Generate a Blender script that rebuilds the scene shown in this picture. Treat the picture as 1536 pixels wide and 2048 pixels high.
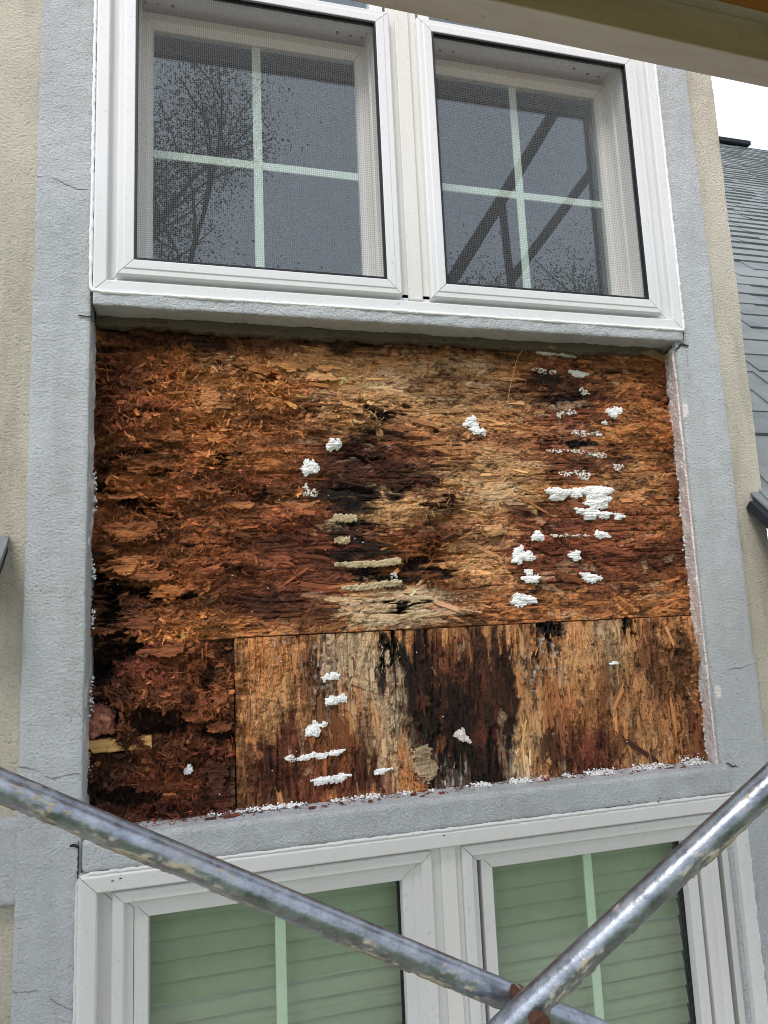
import bpy, bmesh, math, random
import numpy as np
from mathutils import Vector, Matrix

# ------------------------------------------------------------------ scene, camera, light
for o in list(bpy.data.objects):
    bpy.data.objects.remove(o)
SC = bpy.context.scene
COL = SC.collection
random.seed(7)
RNG = np.random.default_rng(11)

F_PX, CXP, CYP, CAMD = 1400.0, 768.0, 1024.0, 1.6     # focal length and centre in photo pixels; camera 1.6 m off the wall face
_vh = np.array([5487., -37., F_PX]); _vv = np.array([-420., -9650., F_PX])
AX = _vh / np.linalg.norm(_vh)
AZ = _vv - AX * (_vv @ AX); AZ /= np.linalg.norm(AZ)
AY = np.cross(AZ, AX)

cam_d = bpy.data.cameras.new('camera')
cam = bpy.data.objects.new('camera', cam_d); COL.objects.link(cam)
cam_d.sensor_width = 36.0; cam_d.sensor_fit = 'AUTO'; cam_d.lens = F_PX / 2048 * 36
cam_d.clip_start = 0.02; cam_d.clip_end = 500
R3 = Matrix(((AX[0], -AX[1], -AX[2]), (AY[0], -AY[1], -AY[2]), (AZ[0], -AZ[1], -AZ[2])))
cam.matrix_world = Matrix.Translation((0, -CAMD, 0)) @ R3.to_4x4()
SC.camera = cam

SUN_EL, SUN_AZ = math.radians(52), math.radians(215)     # high, in front of the wall and a little to its left, behind thin cloud
world = bpy.data.worlds.new('World'); SC.world = world; world.use_nodes = True
wt = world.node_tree; wt.nodes.clear()
w_out = wt.nodes.new('ShaderNodeOutputWorld'); w_bg = wt.nodes.new('ShaderNodeBackground')
w_sky = wt.nodes.new('ShaderNodeTexSky'); w_sky.sky_type = 'NISHITA'; w_sky.sun_disc = False
w_sky.sun_elevation = SUN_EL; w_sky.sun_rotation = SUN_AZ; w_sky.dust_density = 3.0; w_sky.air_density = 1.0
w_n = wt.nodes.new('ShaderNodeTexNoise'); w_n.inputs['Scale'].default_value = 2.2; w_n.inputs['Detail'].default_value = 5
w_r = wt.nodes.new('ShaderNodeMapRange'); w_r.inputs['From Min'].default_value = .35; w_r.inputs['From Max'].default_value = .65
w_r.inputs['To Min'].default_value = .78; w_r.inputs['To Max'].default_value = .88
w_m = wt.nodes.new('ShaderNodeMix'); w_m.data_type = 'RGBA'; w_m.inputs[7].default_value = (9.2, 9.8, 10.9, 1)
wt.links.new(w_n.outputs['Fac'], w_r.inputs['Value']); wt.links.new(w_r.outputs[0], w_m.inputs[0])
wt.links.new(w_sky.outputs[0], w_m.inputs[6]); wt.links.new(w_m.outputs[2], w_bg.inputs['Color'])
w_bg.inputs['Strength'].default_value = 0.10
wt.links.new(w_bg.outputs[0], w_out.inputs['Surface'])

sun_d = bpy.data.lights.new('sun', 'SUN'); sun_d.energy = 1.5; sun_d.angle = math.radians(24); sun_d.color = (1.0, .965, .91)
sun = bpy.data.objects.new('sun', sun_d); COL.objects.link(sun)
sd = Vector((math.sin(SUN_AZ) * math.cos(SUN_EL), math.cos(SUN_AZ) * math.cos(SUN_EL), math.sin(SUN_EL)))
sun.rotation_euler = (-sd).to_track_quat('-Z', 'Y').to_euler()
sun.location = (-2, -6, 8)
SC.view_settings.view_transform = 'Standard'; SC.view_settings.look = 'None'
SC.view_settings.gamma = 1; SC.view_settings.exposure = 0.6; SC.view_settings.use_curve_mapping = False
SC.render.engine = 'CYCLES'
SC.cycles.max_bounces = 10; SC.cycles.transparent_max_bounces = 16
SC.cycles.use_denoising = True; SC.cycles.filter_width = 1.0

# ------------------------------------------------------------------ measuring helpers
def at(u, v, y=0.0):
    """photo pixel -> the point of the scene plane y that was measured there"""
    d = np.array([u - CXP, v - CYP, F_PX]); w = (d @ AX, d @ AY, d @ AZ); t = (y + CAMD) / w[1]
    return Vector((w[0] * t, y, w[2] * t))

def to_px(x, y, z):
    c = [AX[i] * x + AY[i] * (y + CAMD) + AZ[i] * z for i in range(3)]
    return CXP + F_PX * c[0] / c[2], CYP + F_PX * c[1] / c[2]

def lin(r, g=None, b=None):
    if g is None: r, g, b = r
    def f(c):
        c /= 255.0
        return c / 12.92 if c <= .04045 else ((c + .055) / 1.055) ** 2.4
    return (f(r), f(g), f(b))

# ------------------------------------------------------------------ noise
def _hash(ix, iy, seed):
    n = (ix.astype(np.int64) * 374761393 + iy.astype(np.int64) * 668265263 + seed * 974711) & 0xFFFFFFFF
    n = ((n ^ (n >> 13)) * 1274126177) & 0xFFFFFFFF
    n = (n ^ (n >> 16)) & 0xFFFFFFFF
    return n.astype(np.float64) / 4294967295.0

def noise2(x, y, seed=0):
    x0 = np.floor(x); y0 = np.floor(y); fx = x - x0; fy = y - y0
    fx = fx * fx * (3 - 2 * fx); fy = fy * fy * (3 - 2 * fy)
    ix = x0.astype(np.int64); iy = y0.astype(np.int64)
    a = _hash(ix, iy, seed); b = _hash(ix + 1, iy, seed); c = _hash(ix, iy + 1, seed); d = _hash(ix + 1, iy + 1, seed)
    return a + (b - a) * fx + (c - a) * fy + (a - b - c + d) * fx * fy

def fbm2(x, y, seed=0, octv=4, gain=.5):
    s = 0; a = 1.0; t = 0
    for i in range(octv):
        s = s + a * noise2(x * 2 ** i, y * 2 ** i, seed + i * 17); t += a; a *= gain
    return s / t

def noise3(p, seed=0):
    """cheap noise of three coordinates, 0..1"""
    return (noise2(p[:, 0] + p[:, 1] * .73, p[:, 2] - p[:, 1] * .61, seed) + noise2(p[:, 2] * .9 + 13.1 + p[:, 1], p[:, 0] * .9 - p[:, 1] + 7.7, seed + 5)) / 2

# ------------------------------------------------------------------ objects
def tag(o, label=None, cat=None, group=None, kind=None):
    if label: o['label'] = label
    if cat: o['category'] = cat
    if group: o['group'] = group
    if kind: o['kind'] = kind
    return o

def thing(name, loc, label, cat, group=None):
    o = bpy.data.objects.new(name, None); COL.objects.link(o); o.location = loc; o.empty_display_size = .05
    return tag(o, label, cat, group, 'thing')

def link(name, me, mat, parent=None, smooth=False):
    o = bpy.data.objects.new(name, me); COL.objects.link(o)
    if mat is not None and not me.materials: me.materials.append(mat)
    if smooth:
        me.polygons.foreach_set('use_smooth', np.ones(len(me.polygons), dtype=bool))
    if parent is not None:
        o.parent = parent          # parts of parts: their parent mesh sits at the world origin, so no offset
        if parent.parent is None: o.matrix_parent_inverse = Matrix.Translation(parent.location).inverted()
    return o

def np_mesh(name, verts, quads, cols=None, extra=None):
    verts = np.asarray(verts, dtype=np.float32); quads = np.asarray(quads, dtype=np.int32)
    me = bpy.data.meshes.new(name)
    k = quads.shape[1]
    me.vertices.add(len(verts)); me.vertices.foreach_set('co', verts.ravel())
    me.loops.add(quads.size); me.loops.foreach_set('vertex_index', quads.ravel())
    me.polygons.add(len(quads)); me.polygons.foreach_set('loop_start', np.arange(0, quads.size, k, dtype=np.int32))
    me.polygons.foreach_set('loop_total', np.full(len(quads), k, dtype=np.int32))
    me.update(calc_edges=True)
    for nm, c in ((('Col', cols),) if cols is not None else ()) + tuple((extra or {}).items()):
        a = me.color_attributes.new(nm, 'FLOAT_COLOR', 'POINT')
        c4 = np.ones((len(verts), 4), dtype=np.float32); c4[:, :c.shape[1]] = c
        a.data.foreach_set('color', c4.ravel())
    return me

class MB:
    def __init__(s): s.v = []; s.f = []
    def add(s, vs, fs):
        k = len(s.v); s.v += [tuple(p) for p in vs]; s.f += [tuple(i + k for i in f) for f in fs]; return s
    def box(s, x0, x1, y0, y1, z0, z1):
        return s.add([(x0, y0, z0), (x1, y0, z0), (x1, y1, z0), (x0, y1, z0), (x0, y0, z1), (x1, y0, z1), (x1, y1, z1), (x0, y1, z1)],
                     [(3, 2, 1, 0), (4, 5, 6, 7), (0, 1, 5, 4), (1, 2, 6, 5), (2, 3, 7, 6), (3, 0, 4, 7)])
    def tube(s, a, b, r, n=16, r2=None, caps=True):
        a = Vector(a); b = Vector(b); d = (b - a).normalized()
        p = d.cross(Vector((0, 0, 1)))
        if p.length < 1e-3: p = d.cross(Vector((1, 0, 0)))
        p.normalize(); q = d.cross(p); r2 = r if r2 is None else r2
        vs = []
        for c, rr in ((a, r), (b, r2)):
            for i in range(n):
                t = 2 * math.pi * i / n; vs.append(c + p * math.cos(t) * rr + q * math.sin(t) * rr)
        fs = [(i, (i + 1) % n, n + (i + 1) % n, n + i) for i in range(n)]
        if caps: fs += [tuple(range(n))[::-1], tuple(range(n, 2 * n))]
        return s.add(vs, fs)
    def path(s, pts, radii, n=8):
        """tube along a poly-line"""
        pts = [Vector(p) for p in pts]; k0 = len(s.v)
        for i, p in enumerate(pts):
            d = (pts[min(i + 1, len(pts) - 1)] - pts[max(i - 1, 0)]).normalized()
            a = d.cross(Vector((0.13, .3, 1)));
            if a.length < 1e-3: a = d.cross(Vector((1, 0, 0)))
            a.normalize(); b = d.cross(a); r = radii[i] if hasattr(radii, '__len__') else radii
            for j in range(n):
                t = 2 * math.pi * j / n; s.v.append(tuple(p + a * math.cos(t) * r + b * math.sin(t) * r))
        for i in range(len(pts) - 1):
            for j in range(n):
                s.f.append((k0 + i * n + j, k0 + i * n + (j + 1) % n, k0 + (i + 1) * n + (j + 1) % n, k0 + (i + 1) * n + j))
        s.f.append(tuple(k0 + j for j in range(n))[::-1]); s.f.append(tuple(k0 + (len(pts) - 1) * n + j for j in range(n)))
        return s
    def build(s, name, mat, parent=None, smooth=False, bevel=0):
        me = bpy.data.meshes.new(name); me.from_pydata(s.v, [], s.f); me.update()
        o = link(name, me, mat, parent, smooth)
        if bevel:
            m = o.modifiers.new('edge', 'BEVEL'); m.width = bevel; m.segments = 2; m.limit_method = 'ANGLE'; m.angle_limit = .6
        return o

def rounded_box(x0, x1, y0, y1, z0, z1, step, r, amp, seed, freq=60):
    """box with rounded, slightly uneven edges, cut into a fine grid (hand-floated stucco)"""
    lo = np.array([x0, y0, z0]); hi = np.array([x1, y1, z1]); V = []; Q = []; k = 0
    for ax in range(3):
        a, b = [i for i in range(3) if i != ax]
        na = max(2, int((hi[a] - lo[a]) / step)) + 1; nb = max(2, int((hi[b] - lo[b]) / step)) + 1
        ga, gb = np.meshgrid(np.linspace(lo[a], hi[a], na), np.linspace(lo[b], hi[b], nb), indexing='ij')
        for side in (0, 1):
            p = np.zeros((na * nb, 3)); p[:, a] = ga.ravel(); p[:, b] = gb.ravel(); p[:, ax] = (lo, hi)[side][ax]
            idx = np.arange(na * nb).reshape(na, nb)
            q = np.stack([idx[:-1, :-1], idx[1:, :-1], idx[1:, 1:], idx[:-1, 1:]], -1).reshape(-1, 4)
            flip = (side == 0) != (ax == 1)
            if flip: q = q[:, ::-1]
            V.append(p); Q.append(q + k); k += len(p)
    V = np.concatenate(V); Q = np.concatenate(Q)
    inner = np.clip(V, lo + r, hi - r); d = V - inner; L = np.linalg.norm(d, axis=1, keepdims=True)
    out = inner + np.where(L > 1e-9, d / np.maximum(L, 1e-9) * r, d)
    n = np.where(L > 1e-9, d / np.maximum(L, 1e-9), 0)
    h = (noise3(out * freq, seed) - .5) * 2 * amp + (noise3(out * freq / 5, seed + 3) - .5) * 2.4 * amp
    return out + n * h[:, None], Q

def sweep(rect, prof, side, gap=.0006):
    """one mitred member (side 'l','r','t','b') of a rectangular frame; prof = [(inset, y), ...] from the outside in"""
    x0, x1, z0, z1 = rect; m = MB(); A = []; B = []
    for ins, y in prof:
        if side == 'l': a, b = (x0 + ins, y, z0 + ins + gap), (x0 + ins, y, z1 - ins - gap)
        if side == 'r': a, b = (x1 - ins, y, z1 - ins - gap), (x1 - ins, y, z0 + ins + gap)
        if side == 't': a, b = (x0 + ins + gap, y, z1 - ins), (x1 - ins - gap, y, z1 - ins)
        if side == 'b': a, b = (x1 - ins - gap, y, z0 + ins), (x0 + ins + gap, y, z0 + ins)
        A.append(a); B.append(b)
    n = len(prof); m.add(A + B, [(i, n + i, n + (i + 1) % n, (i + 1) % n) for i in range(n)] + [tuple(range(n)), tuple(range(2 * n - 1, n - 1, -1))])
    return m

def ico(sub):
    bm = bmesh.new(); bmesh.ops.create_icosphere(bm, subdivisions=sub, radius=1)
    v = np.array([x.co[:] for x in bm.verts]); f = np.array([[x.index for x in q.verts] for q in bm.faces]); bm.free(); return v, f
ICO1 = ico(1); ICO2 = ico(2)

def spheres(pts, rad, sub=2, squash=.15, seed=0):
    v, f = (ICO1, ICO2)[sub - 1]; r = np.random.default_rng(seed); n = len(pts)
    sc = rad[:, None, None] * (1 + (r.random((n, 1, 3)) - .5) * 2 * squash)
    V = (v[None] * sc + pts[:, None, :]).reshape(-1, 3)
    Q = (f[None] + (np.arange(n) * len(v))[:, None, None]).reshape(-1, 3)
    return V, Q

# ------------------------------------------------------------------ materials
class NT:
    def __init__(s, name):
        s.m = bpy.data.materials.new(name); s.m.use_nodes = True; s.t = s.m.node_tree; s.t.nodes.clear()
        s.out = s.n('ShaderNodeOutputMaterial')
    def n(s, typ, **kw):
        x = s.t.nodes.new(typ)
        for k, v in kw.items():
            if k in x.inputs.keys(): s.set(x.inputs[k], v)
            else: setattr(x, k, v)
        return x
    def set(s, sock, v):
        if hasattr(v, 'is_output') or isinstance(v, bpy.types.NodeSocket): s.t.links.new(v, sock)
        else: sock.default_value = v
    def mix(s, fac, a, b, blend='MIX'):
        x = s.n('ShaderNodeMix'); x.data_type = 'RGBA'; x.blend_type = blend
        s.set(x.inputs[0], fac); s.set(x.inputs[6], a); s.set(x.inputs[7], b); return x.outputs[2]
    def math(s, op, a, b=0.0, c=None):
        x = s.n('ShaderNodeMath'); x.operation = op; s.set(x.inputs[0], a); s.set(x.inputs[1], b)
        if c is not None: s.set(x.inputs[2], c)
        return x.outputs[0]
    def noise(s, vec, scale, detail=4, rough=.5, dist=0.0):
        x = s.n('ShaderNodeTexNoise'); s.set(x.inputs['Scale'], scale); s.set(x.inputs['Detail'], detail); s.set(x.inputs['Roughness'], rough); s.set(x.inputs['Distortion'], dist)
        if vec is not None: s.set(x.inputs['Vector'], vec)
        return x.outputs['Fac']
    def ramp(s, fac, lo, hi, a=0.0, b=1.0):
        x = s.n('ShaderNodeMapRange'); s.set(x.inputs['Value'], fac); s.set(x.inputs['From Min'], lo); s.set(x.inputs['From Max'], hi); s.set(x.inputs['To Min'], a); s.set(x.inputs['To Max'], b)
        return x.outputs[0]
    def obj(s): return s.n('ShaderNodeTexCoord').outputs['Object']
    def pos(s): return s.n('ShaderNodeNewGeometry').outputs['Position']
    def bump(s, h, dist, strength=1.0, prev=None):
        x = s.n('ShaderNodeBump'); s.set(x.inputs['Height'], h); s.set(x.inputs['Distance'], dist); s.set(x.inputs['Strength'], strength)
        if prev is not None: s.set(x.inputs['Normal'], prev)
        return x.outputs[0]
    def bsdf(s, col, rough=.6, metal=0.0, normal=None, spec=.5, sub=None):
        x = s.n('ShaderNodeBsdfPrincipled'); s.set(x.inputs['Base Color'], col); s.set(x.inputs['Roughness'], rough); s.set(x.inputs['Metallic'], metal); s.set(x.inputs['Specular IOR Level'], spec)
        if normal is not None: s.set(x.inputs['Normal'], normal)
        s.t.links.new(x.outputs[0], s.out.inputs['Surface']); return s.m

def c4(rgb, k=1.0): return (rgb[0] * k, rgb[1] * k, rgb[2] * k, 1)

def mat_stucco(name, rgb, grime, pits, gr_amt):
    t = NT(name); p = t.pos()
    wp = t.n('ShaderNodeMapping', Vector=p, Scale=(1, 1, 1.15)).outputs[0]
    big = t.noise(p, 3.0, 4, .6); mid = t.noise(p, 22, 5, .6); fine = t.noise(wp, 150, 5, .68, .3); sand = t.noise(p, 420, 2, .6)
    col = t.mix(t.ramp(big, .3, .7), c4(rgb, .87), c4(rgb, 1.09))
    col = t.mix(t.math('MULTIPLY', t.ramp(mid, .5, .72), .4), col, c4(rgb, 1.12))
    st = t.noise(t.n('ShaderNodeMapping', Vector=p, Scale=(9, 9, 1.6)).outputs[0], 1, 6, .65)
    col = t.mix(t.math('MULTIPLY', t.ramp(st, .5, .75), gr_amt), col, c4(grime))
    pit = t.ramp(fine, .32, .43, 1, 0)
    pm = t.ramp(t.noise(p, 8, 5, .65), .40, .62, .15, 1)
    col = t.mix(t.math('MULTIPLY', t.math('MULTIPLY', pit, pm), pits), col, c4(grime, .5))
    h = t.math('ADD', t.math('MULTIPLY', fine, 1.0), t.math('MULTIPLY', sand, .25))
    nb = t.bump(h, .011, 1.0); nb = t.bump(mid, .008, .4, nb)
    return t.bsdf(col, .92, 0, nb, .2)

M = {}
M['grey_stucco'] = mat_stucco('grey_stucco', lin(216, 220, 224), lin(148, 148, 142), .6, .35)
M['beige_stucco'] = mat_stucco('beige_stucco', lin(228, 220, 204), lin(138, 130, 114), .9, .5)

def mat_vinyl(name, rgb, warm):
    t = NT(name); p = t.pos()
    a = t.noise(t.n('ShaderNodeMapping', Vector=p, Scale=(30, 30, 4)).outputs[0], 1, 5, .6)
    b = t.noise(p, 90, 4, .7)
    col = t.mix(t.ramp(a, .35, .75, 0, .55), c4(rgb), c4(warm))
    col = t.mix(t.ramp(b, .60, .76, 0, .5), col, c4(lin(158, 150, 132)))
    return t.bsdf(col, t.ramp(b, .3, .7, .38, .55), 0, t.bump(t.noise(p, 14, 2), .002, .25), .45)
M['vinyl'] = mat_vinyl('white_vinyl', lin(226, 227, 230), lin(221, 219, 214))
M['vinyl_cream'] = mat_vinyl('cream_vinyl', lin(226, 225, 221), lin(219, 216, 209))
M['vinyl_low'] = mat_vinyl('dusty_vinyl', lin(219, 219, 218), lin(212, 209, 204))

def mat_simple(name, rgb, rough=.6, var=.15, scale=40, metal=0.0, bump=0.0, spec=.4):
    t = NT(name); p = t.obj(); n = t.noise(p, scale, 4, .6)
    col = t.mix(n, c4(rgb, 1 - var), c4(rgb, 1 + var))
    return t.bsdf(col, rough, metal, t.bump(n, bump, 1.0) if bump else None, spec)
M['caulk'] = mat_simple('white_caulk', lin(240, 240, 238), .45, .05, 60, bump=.002)
M['gasket'] = mat_simple('black_spline', lin(22, 22, 26), .5)
M['dark_groove'] = mat_simple('dark_groove', lin(48, 45, 42), .9)
M['crack'] = mat_simple('crack_shadow', lin(104, 102, 98), .9, .3, 300)
M['muntin'] = mat_simple('muntin_white', lin(246, 250, 244), .5, .03)
M['render_mortar'] = mat_simple('base_coat', lin(96, 85, 73), .95, .3, 160, bump=.004)
M['dark_room'] = mat_simple('dim_room', lin(58, 62, 66), .9, .1, 3)
M['cavity'] = mat_simple('cavity_wood', lin(42, 28, 18), .9, .4, 60, bump=.01)
M['screw'] = mat_simple('screw_steel', lin(150, 150, 148), .4, .1, 200, metal=.8)
M['person_cloth'] = mat_simple('dark_cloth', lin(44, 50, 62), .9, .2, 60)

def mat_glass(name, tint, r0, wob):
    t = NT(name); g = t.n('ShaderNodeNewGeometry'); p = g.outputs['Position']
    dt = t.n('ShaderNodeVectorMath'); dt.operation = 'DOT_PRODUCT'; t.set(dt.inputs[0], g.outputs['Normal']); t.set(dt.inputs[1], g.outputs['Incoming'])
    k = t.math('POWER', t.math('SUBTRACT', 1.0, t.math('ABSOLUTE', dt.outputs['Value'])), 5.0)
    fac = t.math('ADD', r0, t.math('MULTIPLY', k, 1 - r0))
    nb = t.bump(t.noise(p, 5.0, 2, .4), wob, 1.0)
    gl = t.n('ShaderNodeBsdfGlossy'); gl.inputs['Roughness'].default_value = 0.0; t.set(gl.inputs['Normal'], nb); gl.inputs['Color'].default_value = (.86, .93, 1, 1)
    tr = t.n('ShaderNodeBsdfTransparent'); tr.inputs['Color'].default_value = (*tint, 1)
    mx = t.n('ShaderNodeMixShader'); t.set(mx.inputs[0], fac); t.t.links.new(tr.outputs[0], mx.inputs[1]); t.t.links.new(gl.outputs[0], mx.inputs[2])
    t.t.links.new(mx.outputs[0], t.out.inputs['Surface']); return t.m
M['glass_up'] = mat_glass('coated_glass_upper', (.955, .99, .965), .10, .0003)
M['glass_low'] = mat_glass('coated_glass_lower', (.90, .95, .895), .082, .0003)

def mat_screen():
    t = NT('insect_screen'); s = t.n('ShaderNodeSeparateXYZ', Vector=t.pos())
    sx = t.math('ADD', s.outputs[0], t.math('MULTIPLY', t.noise(t.pos(), 7, 2), .006))
    sz = t.math('ADD', s.outputs[2], t.math('MULTIPLY', t.noise(t.pos(), 6, 2), .008))
    wv = t.math('ADD', t.math('SINE', t.math('MULTIPLY', sx, 2 * math.pi / .0050)), t.math('SINE', t.math('MULTIPLY', sz, 2 * math.pi / .0050)))
    a = t.math('ADD', .27, t.math('MULTIPLY', wv, .125))       # share of each patch covered by the woven wires
    d = t.n('ShaderNodeBsdfDiffuse'); d.inputs['Color'].default_value = (.20, .205, .215, 1)
    tr = t.n('ShaderNodeBsdfTransparent')
    mx = t.n('ShaderNodeMixShader'); t.set(mx.inputs[0], a); t.t.links.new(tr.outputs[0], mx.inputs[1]); t.t.links.new(d.outputs[0], mx.inputs[2])
    t.t.links.new(mx.outputs[0], t.out.inputs['Surface']); return t.m
M['screen'] = mat_screen()

def mat_blind():
    t = NT('blind_slat'); p = t.pos(); n = t.noise(p, 30, 4)
    return t.bsdf(t.mix(n, c4(lin(174, 176, 168)), c4(lin(194, 196, 188))), .55)
M['blind'] = mat_blind()

def mat_osb():
    t = NT('rotten_strand_board')
    at_ = t.n('ShaderNodeAttribute', attribute_name='Col'); g = t.n('ShaderNodeAttribute', attribute_name='Gr')
    gs = t.n('ShaderNodeSeparateColor'); t.set(gs.inputs[0], g.outputs['Color']); s = t.n('ShaderNodeSeparateXYZ', Vector=t.pos())
    c = t.ramp(gs.outputs[0], 0, 1, -1, 1); sn = t.ramp(gs.outputs[1], 0, 1, -1, 1)
    a = t.math('ADD', t.math('MULTIPLY', s.outputs[0], c), t.math('MULTIPLY', s.outputs[2], sn))
    b = t.math('SUBTRACT', t.math('MULTIPLY', s.outputs[2], c), t.math('MULTIPLY', s.outputs[0], sn))
    v = t.n('ShaderNodeCombineXYZ'); t.set(v.inputs[0], t.math('MULTIPLY', a, 28)); t.set(v.inputs[1], t.math('MULTIPLY', b, 520)); t.set(v.inputs[2], t.math('MULTIPLY', gs.outputs[2], 40))
    fib = t.noise(v.outputs[0], 1.0, 4, .62, .4); spk = t.noise(t.pos(), 420, 3, .65)
    k = t.math('MULTIPLY', t.ramp(fib, .28, .72, .48, 1.40), t.ramp(spk, .3, .7, .80, 1.12))
    col = t.mix(1.0, at_.outputs['Color'], t.n('ShaderNodeCombineColor', Red=k, Green=k, Blue=k).outputs[0], 'MULTIPLY')
    nb = t.bump(fib, .004, 1.0); nb = t.bump(spk, .003, .8, nb)
    return t.bsdf(col, t.ramp(spk, .3, .7, .62, .9), 0, nb, .28)
M['osb'] = mat_osb()

def mat_flake():
    t = NT('wood_flake'); at_ = t.n('ShaderNodeAttribute', attribute_name='Col'); p = t.pos()
    n = t.noise(p, 260, 4, .65); k = t.ramp(n, .3, .72, .68, 1.26)
    col = t.mix(1.0, at_.outputs['Color'], t.n('ShaderNodeCombineColor', Red=k, Green=k, Blue=k).outputs[0], 'MULTIPLY')
    return t.bsdf(col, .85, 0, t.bump(n, .0016, .8), .25)
M['flake'] = mat_flake()

def mat_strand():
    t = NT('wood_strand'); oi = t.n('ShaderNodeObjectInfo'); p = t.obj()
    v = t.n('ShaderNodeMapping', Vector=p, Scale=(2.2, 15, 3)).outputs[0]
    off = t.n('ShaderNodeVectorMath'); off.operation = 'ADD'; t.set(off.inputs[0], v); t.set(off.inputs[1], t.n('ShaderNodeCombineXYZ', X=t.math('MULTIPLY', oi.outputs['Random'], 90), Y=t.math('MULTIPLY', oi.outputs['Random'], 37)).outputs[0])
    n = t.noise(off.outputs[0], 1, 5, .6, .5); k = t.ramp(n, .28, .74, .40, 1.25)
    col = t.mix(1.0, oi.outputs['Color'], t.n('ShaderNodeCombineColor', Red=k, Green=k, Blue=k).outputs[0], 'MULTIPLY')
    return t.bsdf(col, .8, 0, t.bump(n, .0018, .9), .3)
M['strand'] = mat_strand()

def mat_foam(name, rgb, dirt, k, cells=True):
    t = NT(name); p = t.pos(); n = t.noise(p, 55, 5, .65)
    col = t.mix(t.math('MULTIPLY', t.ramp(n, .5, .75), k), c4(rgb), c4(dirt)); nb = t.bump(t.noise(p, 700, 2), .0008, .6)
    if cells:
        vo = t.n('ShaderNodeTexVoronoi'); vo.inputs['Scale'].default_value = 230; t.set(vo.inputs['Vector'], p)
        col = t.mix(t.ramp(vo.outputs['Distance'], .35, .8, 0, .25), col, c4(dirt)); nb = t.bump(vo.outputs['Distance'], -.003, .8)
    return t.bsdf(col, .75, 0, nb, .3)
M['foam'] = mat_foam('foam_white', lin(246, 246, 245), lin(214, 206, 196), .35, False)
M['foam_edge'] = mat_foam('foam_edge', lin(236, 228, 225), lin(190, 170, 160), .7)
M['foam_dirty'] = mat_foam('foam_dirty', lin(226, 220, 212), lin(140, 116, 98), .9, False)
M['adhesive'] = mat_foam('adhesive', lin(196, 178, 142), lin(104, 82, 56), 1.0)
M['wool'] = mat_foam('pink_wool', lin(186, 124, 106), lin(84, 50, 38), 1.0, False)
M['mesh_thread'] = mat_simple('glass_fibre', lin(196, 166, 112), .7, .2, 100)
M['shingle'] = None

def mat_shingle():
    t = NT('asphalt_shingle'); p = t.pos(); oi = t.n('ShaderNodeObjectInfo')
    g = t.noise(p, 190, 4, .75); b = t.noise(p, 9, 4, .6)
    col = t.mix(g, c4(lin(88, 93, 96)), c4(lin(176, 180, 180)))
    col = t.mix(t.ramp(oi.outputs['Random'], 0, 1, 0, .5), col, c4(lin(98, 104, 110)))
    col = t.mix(t.ramp(b, .4, .7, 0, .4), col, c4(lin(158, 166, 164)))
    return t.bsdf(col, .95, 0, t.bump(g, .006, 1.0), .2)
M['shingle'] = mat_shingle()
M['roof_dark'] = mat_simple('roof_edge_dark', lin(34, 36, 44), .9, .3, 90, bump=.003)
M['soffit'] = mat_simple('soffit_white', lin(224, 224, 226), .5, .04)

def mat_galv():
    t = NT('galvanised_tube'); p = t.pos(); o_ = t.obj()
    at_ = t.n('ShaderNodeAttribute', attribute_name='Col'); sp = t.n('ShaderNodeSeparateColor'); t.set(sp.inputs[0], at_.outputs['Color'])
    n1 = t.noise(p, 34, 6, .7); n2 = t.noise(p, 160, 4, .65); n3 = t.noise(p, 12, 4, .6)
    met = t.mix(t.ramp(n1, .35, .65), c4(lin(126, 132, 142)), c4(lin(174, 182, 194)))
    scr = t.noise(t.n('ShaderNodeMapping', Vector=p, Rotation=(0, .42, 0), Scale=(20, 260, 260)).outputs[0], 1, 4, .7)
    met = t.mix(t.ramp(scr, .55, .7, 0, .5), met, c4(lin(104, 108, 116)))
    met = t.mix(t.ramp(n2, .6, .74, 0, .55), met, c4(lin(84, 86, 92)))
    dirt = t.mix(n2, c4(lin(140, 128, 108)), c4(lin(196, 184, 160)))
    rust = t.mix(n2, c4(lin(52, 28, 18)), c4(lin(130, 72, 34)))
    film = t.ramp(n3, .56, .8, 0, .25)
    col = t.mix(film, met, c4(lin(168, 160, 146)))
    col = t.mix(sp.outputs[0], col, dirt); col = t.mix(sp.outputs[1], col, rust)
    mt = t.math('MULTIPLY', t.math('SUBTRACT', 1.0, t.math('MAXIMUM', sp.outputs[0], sp.outputs[1])), t.math('SUBTRACT', .92, t.math('MULTIPLY', film, .8)))
    ro = t.math('MAXIMUM', t.ramp(n1, .3, .7, .26, .46), t.math('MULTIPLY', t.math('MAXIMUM', sp.outputs[0], sp.outputs[1]), .85))
    return t.bsdf(col, ro, mt, t.bump(n2, .0008, .6), .4)
M['galv'] = mat_galv()
M['dark_steel'] = mat_simple('dark_steel', lin(70, 76, 76), .6, .2, 30)
M['rust'] = mat_simple('rusty_bolt', lin(78, 48, 34), .85, .5, 180, bump=.003)

def mat_alu():
    t = NT('weathered_aluminium'); p = t.pos(); a = t.noise(t.n('ShaderNodeMapping', Vector=p, Scale=(3, 18, 18)).outputs[0], 1, 6, .7); b = t.noise(p, 45, 5, .7)
    col = t.mix(t.ramp(a, .3, .7), c4(lin(186, 172, 164)), c4(lin(212, 204, 198)))
    col = t.mix(t.ramp(b, .62, .74, 0, .8), col, c4(lin(74, 62, 54)))
    return t.bsdf(col, .6, .0, t.bump(b, .001, .5), .4)
M['alu'] = mat_alu()

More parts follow.
